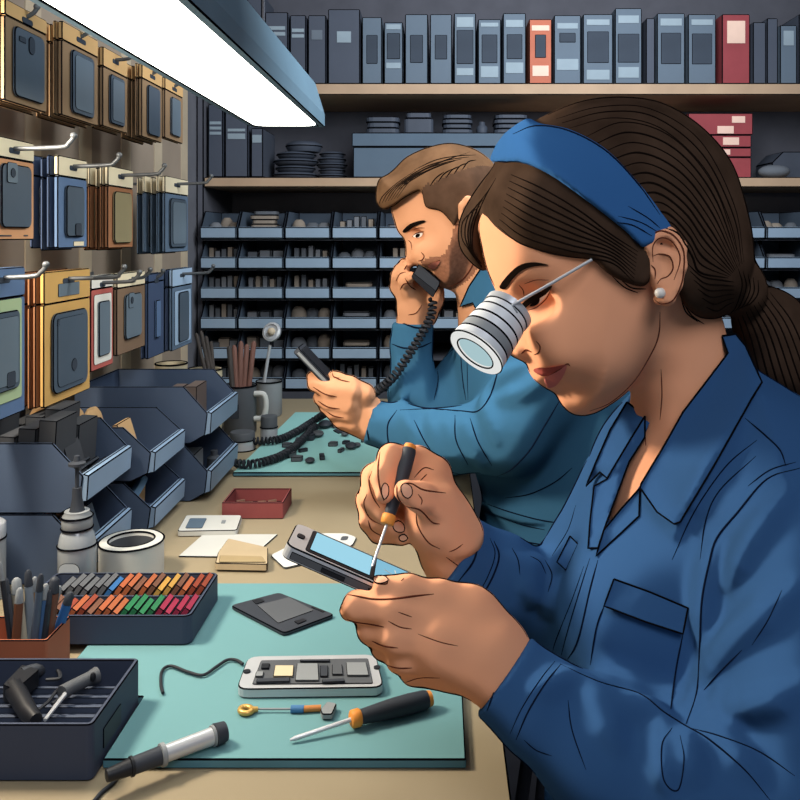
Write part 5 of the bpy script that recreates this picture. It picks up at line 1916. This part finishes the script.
MB().lathe([(.0148, .0386 * sgn), (.0210, .0386 * sgn), (.0214, .0400 * sgn), (.0208, .0412 * sgn), (.0150, .0412 * sgn), (.0146, .0395 * sgn)], 40, M=ML, cap=False).build('glowing_ring', mat('ring_white', '#f2f3f0', emit=.85), gl, world=True)  # plain white rim with an added glow, since it faces away from the lamps
MB().lathe([(0, .0398 * sgn), (.010, .0402 * sgn), (.0149, .0394 * sgn)], 40, M=ML, cap=False).build('lens', mat('lens_pale', '#b9d9df', emit=.8), gl, world=True)  # pale glow put into the glass to keep it bright in shade
ringm = MB()
for r, z in ((.0215, .0400), (.0149, .0411)):
    ringm.tube([ML @ Vector((r * math.cos(a), r * math.sin(a), z * sgn)) for a in (k * math.pi / 20 for k in range(41))], .0006, 5, cap=False)
ringm.build('ring_lines', INK, gl, world=True)
MB().tube([V(511, 306, .596), V(552, 283, .590), V(592, 259.5, .588)], .0011, 8).build('temple_arm', M_SILV, gl, world=True)
MB().tube(spline([V(498, 296, .608), V(509, 303, .598), V(517, 315, .596), V(520, 328, .604), V(516, 337, .615)], 5), .0016, 8).build('lens_mount', M_GREY, gl, world=True)
# ================================================================== man
MY = 1.38
M_SKIN2 = mat('skin_light', '#cf9570', rough=0.6, var=0.03, toon=TOON)
M_STUB = mat('skin_stubble', '#8f614a', rough=.8, var=.18, scale=160, toon=TOON)
M_HAIRM = mat('hair_brown', '#5f4632', rough=.8, var=.2, scale=30, toon=TOON)
M_HAIRF = mat('hair_fade', '#4c382b', rough=.9, var=.15, scale=60, toon=TOON)
M_SHIRT = mat('shirt_teal', '#3a6684', rough=.8, var=.03, toon=TOON)

MSK = pxpoly([(393, 205), (396, 221), (400, 232), (407, 242), (410, 256), (418, 266), (428, 272), (438, 282), (447, 287), (457, 285), (468, 272), (482, 252), (500, 235), (503, 205), (497, 175), (475, 155), (445, 150), (412, 163), (397, 185)], MY, 3)
MPR = pxpoly([(393, 206), (396.5, 221), (399, 230), (405, 235), (407, 239), (406.5, 248), (406, 256), (410, 262), (417, 263.5), (421, 262.5), (423, 266), (429, 267), (433, 270), (436, 274), (438, 280), (442, 285), (450, 287), (462, 280), (440, 240), (410, 205)], MY, 3)
MHR = pxpoly([(381, 210), (376, 202), (376, 190), (379, 179), (388, 174), (395, 168), (405, 158), (418, 151), (432, 146), (451, 143), (472, 148), (488, 158), (500, 174), (508, 200), (505, 235), (492, 270), (465, 290), (435, 280), (412, 258), (395, 230)], MY, 3)
MHREG = S2([(370, 130), (368, 204), (380, 211), (392, 207), (405, 198), (420, 190), (425, 204), (428, 208), (441, 211), (449, 219), (455, 226), (460, 216), (466, 222), (480, 246), (515, 246), (520, 130)], 2)


def m_hair(p):
    d = infl(p, MHR, MY, 0.07, 0.079)
    return smax(d, cutpx(p, MHREG, 1.30), 0.008)


MTOR = pxpoly([(474, 286), (463, 306), (457, 340), (456, 390), (462, 430), (474, 470), (482, 500), (479, 530), (484, 560), (486, 640), (640, 640), (655, 480), (650, 380), (620, 320), (575, 290), (530, 276), (500, 266)], 1.42, 4)
MTI = pxpoly([(476, 292), (469, 310), (463, 342), (462, 390), (470, 430), (480, 470), (488, 500), (486, 530), (490, 560), (492, 630), (634, 630), (648, 480), (642, 385), (614, 326), (570, 298), (530, 284), (500, 276)], 1.42, 3)
M_NEAR = ([(371, 422, 1.30), (400, 429, 1.30), (450, 441, 1.29), (508, 433, 1.28), (572, 335, 1.34)], [.030, .036, .047, .061, .085])
M_FAR = ([(413, 322, 1.42), (411, 345, 1.42), (414, 395, 1.42), (432, 420, 1.43), (520, 330, 1.52)], [.0300, .0335, .042, .050, .075])
MHN = [
    ([(378, 420, 1.30), (352, 402, 1.30)], [.026, .029]),
    ([(366, 425, 1.30), (345, 418, 1.30)], [.023, .020]),
    ([(364, 394, 1.285), (350, 384, 1.28), (338, 378, 1.28), (333, 375.5, 1.285)], [.0180, .0130, .0100, .0085]),
    ([(350, 392, 1.275), (330, 390, 1.27), (315, 384, 1.275), (312, 377, 1.29)], [.018, .0140, .0115, .0095]),
    ([(348, 404, 1.275), (330, 402, 1.275), (320, 398, 1.295)], [.018, .0135, .0115]),
    ([(350, 413, 1.28), (334, 412, 1.28), (325, 407, 1.30)], [.017, .0125, .0105]),
    ([(354, 423, 1.285), (341, 422, 1.285), (333, 416, 1.305)], [.015, .0105, .009]),
]
MHF = [
    ([(414, 330, 1.42), (414, 308, 1.415), (413, 292, 1.41)], [.026, .029, .027]),
    ([(426, 316, 1.42), (434, 300, 1.41), (437, 292, 1.41)], [.020, .017, .013]),
    ([(418, 302, 1.405), (408, 290, 1.385), (405, 281, 1.368), (411, 276, 1.352)], [.018, .0125, .0110, .0085]),
    ([(406, 300, 1.41), (397, 287, 1.405), (397, 276, 1.388), (404, 271, 1.368)], [.015, .0125, .0108, .009]),
    ([(404, 296, 1.42), (397, 281, 1.42), (399, 270, 1.40), (407, 266, 1.38)], [.014, .0118, .0100, .0085]),
    ([(406, 292, 1.43), (400, 275, 1.43), (404, 264, 1.41), (411, 261, 1.395)], [.013, .0110, .0095, .008]),
]


def m_head(p):
    d = infl(p, MSK, MY, 0.07, 0.068)
    d = smin(d, infl(p, MPR, MY, 0.022, 0.016), 0.012)
    for s in (-1, 1):
        d = smin(d, ell(p, V(416, 257, MY) + Vector((0, s * .014, 0)), (.011, .0075, .0085)), .006)
        d = smin(d, ell(p, V(429, 252, MY) + Vector((0, s * .042, 0)), (.022, .018, .020)), .02)
        d = smax(d, -ell(p, V(415, 236, MY) + Vector((0, s * .042, 0)), (.018, .014, .010)), .014)
    E = [(461, 218, 1.305), (462, 206, 1.30), (468, 199, 1.298), (474, 206, 1.298), (472, 220, 1.302), (464, 230, 1.308)]
    d = smin(d, chp(p, E, [.005, .006, .006, .006, .006, .006], .004), .004)
    return smin(d, ell(p, V(467, 214, 1.308), (.012, .007, .020)), .004)


def m_body(p):
    d = bbox_gate(p, (-.09, MY - .11, 1.04), (.13, MY + .11, 1.32), m_head)
    d = smin(d, chp(p, [(482, 250, 1.39), (490, 285, 1.40), (500, 330, 1.42)], [.056, .056, .07], .01), .02)
    d = smin(d, bbox_gate(p, (0.0, 1.2, .5), (.4, 1.62, 1.14), lambda s: infl(s, MTI, 1.43, .12, .135)), .02)
    for pts, rs in (M_NEAR, M_FAR):
        d = smin(d, chp(p, pts, [r - (.009 if i > 0 else .003) for i, r in enumerate(rs)], .006), .006)
    d = smin(d, hand(p, MHN), .007)
    return smin(d, hand(p, MHF), .007)


def m_mat(c):
    a, b = prj(c)
    beard = S2([(421, 262), (430, 257), (441, 256), (448, 248), (455, 226), (462, 226), (474, 245), (480, 262), (468, 280), (450, 290), (437, 284), (434, 272), (424, 266)], 3)
    inb_ = (poly2(a, b, beard) < 0) & (c[:, 1] < 1.47) & (c[:, 2] > 1.05) & (c[:, 0] > -.05) & ~((c[:, 1] > 1.39) & (a < 436))
    return np.where(inb_, 1, 0)


man, mbv = sdf_object('person', m_body, (-0.22, 1.17, 0.52), (0.40, 1.66, 1.33), 0.0036, [M_SKIN2, M_STUB], it=2, loc=(0.2, 1.42, 0.5), matfn=m_mat)
tag(man, 'bearded man in teal-blue shirt, talking on a corded handset behind the woman', 'person')

MFPX = [([(404, 414), (416, 438), (428, 452)], .009), ([(430, 412), (436, 438), (446, 462)], .009), ([(446, 412), (452, 438), (464, 464)], .010), ([(462, 414), (470, 440), (482, 466)], .010),
        ([(520, 366), (500, 380), (486, 404), (496, 440)], .010), ([(552, 372), (524, 392), (500, 400)], .010), ([(398, 362), (404, 380), (402, 404)], .008), ([(540, 520), (510, 512), (484, 504)], .009), ([(500, 536), (484, 524)], .007)]
MFOLD = []


def m_shirt(p):
    d = bbox_gate(p, (0.0, 1.2, .5), (.42, 1.64, 1.15), lambda s: infl(s, MTOR, 1.43, .12, .15))
    d = smin(d, chp(p, *M_FAR, .012), .02)
    d = smin(d, chp(p, *M_NEAR, .016), .03)
    for pts, rs in MFOLD:
        d = smin(d, chw(p, pts, rs), .014)
    for A, Bq, r in (((369, 421, 1.30), (390, 427, 1.30), .0345), ((413, 324, 1.42), (412, 341, 1.42), .0350)):
        d = smin(d, rcp(p, A, Bq, r, r + .001), .003)
    for A, Bq, r in (((373, 422, 1.30), (352, 416, 1.30), .0315), ((413, 326, 1.42), (413.5, 306, 1.42), .0315)):
        a, b = V(*A), V(*Bq)
        n = (b - a).normalized()
        pl = (p - np.array(a, np.float32)) @ np.array(n, np.float32)
        near = np.sqrt(((p - np.array(a, np.float32)) ** 2).sum(1)) - .10
        d = np.maximum(d, -np.maximum(-(pl - .006), near))
    neck = rcp(p, (484, 240, 1.385), (490, 292, 1.395), .066, .062)
    return smax(d, -neck, .004)


_v, _q = surf(m_shirt, (-0.16, 1.15, 0.50), (0.44, 1.68, 1.16), 0.009)
MFOLD += lay_folds(BVHTree.FromPolygons([tuple(x) for x in _v], [tuple(x) for x in _q]), MFPX)
sh, sbv = sdf_object('shirt', m_shirt, (-0.16, 1.15, 0.50), (0.44, 1.68, 1.16), 0.0042, M_SHIRT, man, it=2, label='teal-blue collared work shirt')
mh, mhbv = sdf_object('hair', m_hair, (-0.12, 1.28, 1.13), (0.14, 1.48, 1.33), 0.0034, [M_HAIRM, M_HAIRF], man, it=2, label='short brown hair swept up at the front with darker sides',
                      matfn=lambda c: np.where(poly2(*prj(c), S2([(422, 190), (432, 184), (452, 174), (470, 168), (490, 166), (520, 180), (520, 260), (400, 260)], 2)) < 0, 1, 0))
HS = []
for i in range(7):
    HS.append(([(379 + 3 * i, 204 - 1 * i), (383 + 5 * i, 196 - 3 * i), (396 + 7 * i, 184 - 3.5 * i), (416 + 9 * i, 170 - 3 * i)], 1.1))
for i in range(5):
    HS.append(([(398 + 4 * i, 190 - 5 * i), (412 + 6 * i, 180 - 5 * i), (430 + 7 * i, 170 - 3.5 * i), (448 + 7 * i, 163 - 2 * i)], 1.2))
for i in range(5):
    HS.append(([(430 + 8 * i, 186 - 4 * i), (436 + 8 * i, 178 - 4 * i), (444 + 8 * i, 172 - 3 * i)], 1.3))
HS += [([(422, 190), (425, 204), (429, 208), (441, 211), (449, 219), (454, 226)], 1.5), ([(383, 209), (393, 206), (405, 197), (422, 189)], 1.4)]
lines_on([mhbv, mbv], HS, 'strand', M_STRAND, man, jump=.05)
patch_obj(mbv, [(403, 231), (406, 232), (413, 227), (425, 222), (423, 220), (413, 222.5), (407, 226)], 'eyebrow', M_STRAND, man, off=.002, step=2)
patch_obj(mbv, [(413, 236), (418, 233), (423, 232.5), (422, 236), (418, 238)], 'eye_white', M_SCLERA, man, off=.0015, step=1.5)
patch_obj(mbv, [(415.5, 236), (417, 233.5), (420, 233), (420, 236.5), (417, 238)], 'iris', M_STRAND, man, off=.0025, step=1.5)
patch_obj(mbv, [(428, 265), (434, 262), (440, 261), (437, 266), (434, 269), (430, 268)], 'lower_lip', mat('lip_man', '#b06a58', toon=TOON), man, off=.0015, step=1.5)
lines_on([mbv], [([(412, 237), (417, 233), (424, 231.5)], 1.5), ([(428, 265), (434, 263), (440, 260)], 1.6), ([(421, 252), (424, 256), (422, 260), (418, 261)], 1.2), ([(408, 240), (411, 243), (412, 250)], 1.0),
                 ([(413, 230), (418, 228), (425, 228)], 1.0), ([(476, 250), (472, 266), (462, 280), (450, 287)], 1.5),
                 ], 'crease', M_CREASE, man)
lines_on([mbv], [([(333, 376), (341, 380), (350, 382)], 1.4), ([(313, 387), (325, 394), (337, 397)], 1.5), ([(318, 401), (328, 407), (340, 409)], 1.4), ([(326, 411), (334, 416), (344, 418)], 1.3), ([(332, 372), (334, 377), (340, 378)], 1.1),
                 ], 'crease', M_CREASE, man)
lines_on([mbv], [([(396, 281), (400, 274), (406, 272)], 1.3), ([(400, 290), (404, 284), (412, 283)], 1.3), ([(405, 278), (410, 286), (416, 290)], 1.4), ([(407, 265), (404, 270)], 1.2), ([(408, 315), (416, 313), (422, 305)], 1.1)], 'crease', M_CREASE, man)


def mcloth(poly, name, off, rim=1.5):
    return patch_obj([sbv, mbv], poly, name, M_SHIRT, man, off=off, step=4, smooth=0, rim=rim, thick=.004)


mcloth([(481, 268), (470, 286), (462, 306), (474, 302), (484, 320), (500, 300), (512, 284), (500, 272)], 'collar_leaf', .006)
lines_on([sbv], [
    ([(377, 401), (370, 412), (367, 425), (369, 441)], 1.8), ([(397, 410), (388, 424), (388, 440), (391, 449)], 1.6), ([(394, 321), (404, 324), (418, 328), (431, 326)], 1.8), ([(392, 344), (404, 348), (420, 347), (432, 342)], 1.6),
    ([(462, 310), (461, 350), (463, 380), (466, 400)], 1.6), ([(467, 312), (467, 350), (468, 400)], 1.1), ([(436, 361), (438, 380), (434, 400)], 1.3), ([(440, 362), (452, 350), (460, 344)], 1.1),
    ([(400, 410), (430, 409), (460, 411), (478, 411), (490, 396), (498, 372), (504, 360)], 1.7), ([(414, 420), (424, 440), (432, 452)], 1.4), ([(455, 415), (456, 440), (468, 465)], 1.4), ([(470, 418), (478, 442), (492, 466)], 1.4),
    ([(391, 449), (420, 462), (450, 472), (497, 476), (525, 456), (545, 425), (560, 400)], 1.8), ([(572, 468), (555, 482), (530, 494), (505, 498)], 1.3), ([(484, 503), (510, 512), (540, 520), (568, 524)], 1.3), ([(494, 514), (520, 524), (545, 530)], 1.1), ([(484, 524), (520, 540), (550, 546)], 1.4)],
    'seam', M_JKTD, man)


edge_lines(mbv, [
    ([(392, 208), (396, 221), (399, 230), (405, 235), (406, 248), (406, 256), (411, 262), (418, 264)], 1.7, 1.38, .08)], 'contour', M_LINE, man)
edge_lines(mbv, [
    ([(330, 374), (336, 374), (348, 377), (362, 384), (376, 398)], 1.7, 1.29, .07), ([(314, 374), (309, 380), (316, 392), (322, 406), (330, 418), (342, 428), (366, 434)], 1.7, 1.29, .07)], 'contour', M_LINE, man)
edge_lines(mbv, [
    ([(408, 259), (398, 266), (391, 278), (393, 294), (399, 312), (400, 322)], 1.7, 1.40, .08), ([(442, 296), (436, 308), (430, 322)], 1.7, 1.41, .08)], 'contour', M_LINE, man)
edge_lines(mhbv, [
    ([(393, 207), (382, 211), (376, 202), (376, 190), (380, 178), (392, 172), (405, 158), (430, 147), (451, 144), (472, 149), (488, 158)], 1.8, 1.38, .1)], 'contour', M_STRAND, man)
edge_lines(sbv, [
    ([(394, 320), (390, 350), (392, 380), (396, 408)], 1.8, 1.40, .08), ([(432, 328), (435, 345), (436, 362)], 1.8, 1.42, .1), ([(377, 401), (397, 410), (430, 409), (462, 410)], 1.8, 1.28, .09),
    ([(369, 442), (391, 449), (420, 462), (450, 472), (497, 477), (524, 456)], 1.9, 1.27, .09), ([(476, 485), (480, 505), (478, 530)], 1.8, 1.42, .15)], 'contour', M_JKTD, man)


def m_trousers(p):
    d = ell(p, (0.235, 1.43, 0.56), (.13, .17, .12))
    for y in (1.34, 1.52):
        d = smin(d, chain(p, [(0.22, y, .53), (-0.16, y, .50), (-0.14, y, .09)], [.085, .062, .045], .02), .03)
        d = smin(d, rc(p, (-.12, y, .035), (-.27, y, .03), .034, .028), .015)
    return smax(d, .002 - p[:, 2], .004)


sdf_object('trousers', m_trousers, (-0.34, 1.2, -0.01), (0.40, 1.66, 0.72), 0.010, M_TROU, man, it=1)
stool(0.25, 1.43, 'dark round stool under the bearded man')

# ---- his phone, handset and coiled cord
mp = thing('phone', 'dark slim phone seen edge-on in the hand of the bearded man', 'phone', V(297, 347, 1.27))
A, Bq = V(297.5, 348, 1.285), V(347, 400, 1.285)
u = (Bq - A).normalized()
Mp = frame(A, u, Vector((0, 1, 0)))
L = (Bq - A).length
MB().prism(rrect(L, .055, .006, 3, L / 2, 0.008), .011, M=Mp @ T(0, 0, -.0055)).build('phone_body', M_CHAR, mp, world=True, ink=.0014)
MB().prism(rrect(L - .012, .048, .004, 3, L / 2, 0.008), .0008, M=Mp @ T(0, 0, .0055)).build('screen', M_BLK, mp, world=True, ink=.0006)
MB().box((.006, -.0205, -.002), (L * .9, -.0193, .002), M=Mp).build('edge_band', M_GREY, mp, world=True)

hs_ = thing('telephone_handset', 'dark corded telephone handset held to the mouth of the bearded man', 'telephone', V(426, 282, 1.36))
P0 = V(426, 280, 1.345)
q = [((a - 426) * 1.345 / F, -(b - 280) * 1.345 / F) for a, b in roundpoly([(411, 277), (419, 263), (441, 282), (433, 298)], 3)]
MB().prism(q, .020, M=T(P0) @ FRONTM @ T(0, 0, -.020)).build('handset_body', M_CHAR, hs_, world=True, ink=.0016)
q = [((a - 426) * 1.345 / F, -(b - 280) * 1.345 / F) for a, b in roundpoly([(411, 277), (413.5, 273), (436, 291), (433, 298)], 2)]
MB().prism(q, .0012, M=T(P0) @ FRONTM @ T(0, 0, .0001)).build('edge_face', M_BLK, hs_, world=True, ink=.0008)


def coil(name, pts, turns_per_m, R, r, label):
    C = [Vector(q) for q in spline(pts, 24)]
    D = [0.0]
    for i in range(1, len(C)):
        D.append(D[-1] + (C[i] - C[i - 1]).length)
    n = int(D[-1] * turns_per_m * 9)
    out, j = [], 0
    for k in range(n + 1):
        s = D[-1] * k / n
        while j < len(D) - 2 and D[j + 1] < s:
            j += 1
        t = (s - D[j]) / max(1e-9, D[j + 1] - D[j])
        c = C[j].lerp(C[j + 1], t)
        d = (C[j + 1] - C[j]).normalized()
        up = Vector((0, 0, 1)) - d * d.z
        if up.length < .1:
            up = Vector((0, 1, 0)) - d * d.y
        up.normalize()
        sd_ = d.cross(up)
        a = 2 * math.pi * turns_per_m * s
        out.append(c + (up * math.cos(a) + sd_ * math.sin(a)) * R)
    o = MB().tube(out, r, 5).build(name, M_CABLE, loc=pts[0], world=True)
    return tag(o, label, 'cord')


zc_ = MZ + .0092
coil('coiled_cord', [V(433, 299, 1.375), V(431, 316, 1.37), V(421, 335, 1.365), V(408, 356, 1.36), V(394, 376, 1.36), V(378, 390, 1.38), V(358, 402, 1.43), V(336, 408, 1.52), on(318, 418, zc_ + .012), on(296, 432, zc_), on(276, 440, zc_), on(247, 441, BZ + .009 + .008)],
     125, .0058, .0026, 'black coiled cord running from the handset down to the tins')
coil('coiled_cord', [on(316, 426, zc_), on(302, 440, zc_), on(288, 452, zc_), on(270, 460, zc_), on(250, 464, zc_), on(234, 463, zc_)],
     125, .0058, .0026, 'black coiled cord loop lying along the front edge of the far mat')
# ================================================================== light and camera
def area(name, loc, target, size, power, col):
    l = bpy.data.lights.new(name, 'AREA')
    l.energy = power
    l.size = size
    l.color = col
    o = bpy.data.objects.new(name, l)
    COL.objects.link(o)
    o.location = loc
    o.rotation_euler = (Vector(target) - Vector(loc)).to_track_quat('-Z', 'Y').to_euler()
    return o


area('key_light', (-0.575, 0.80, 1.32), (0.14, 0.85, 1.0), 0.14, 9.5, (1.0, 0.88, 0.72))
area('room_fill', (0.3, -0.45, 2.2), (0.2, 1.0, 0.8), 0.8, 16, (0.9, 0.92, 1.0))  # unseen fill added above and behind the camera to lift the shaded sides
area('shelf_fill', (0.35, 1.30, 1.80), (0.05, 2.4, 1.08), 0.7, 19, (0.88, 0.94, 1.0))  # unseen fill added above the frame to brighten the back rack
w = bpy.data.worlds.new('World')
scene.world = w
w.use_nodes = True
w.node_tree.nodes['Background'].inputs[0].default_value = (0.42, 0.5, 0.62, 1)
w.node_tree.nodes['Background'].inputs[1].default_value = 0.42
scene.view_settings.view_transform = 'Standard'
scene.view_settings.look = 'None'
cam = bpy.data.cameras.new('Camera')
cam.sensor_width = 36
cam.lens = F * 36 / 800
cam.shift_x = (400 - VX) / 800
cam.shift_y = (VY - 400) / 800
cam.clip_start = 0.02
co = bpy.data.objects.new('Camera', cam)
COL.objects.link(co)
co.location = EYE
co.rotation_euler = (math.pi / 2, 0, 0)
scene.camera = co
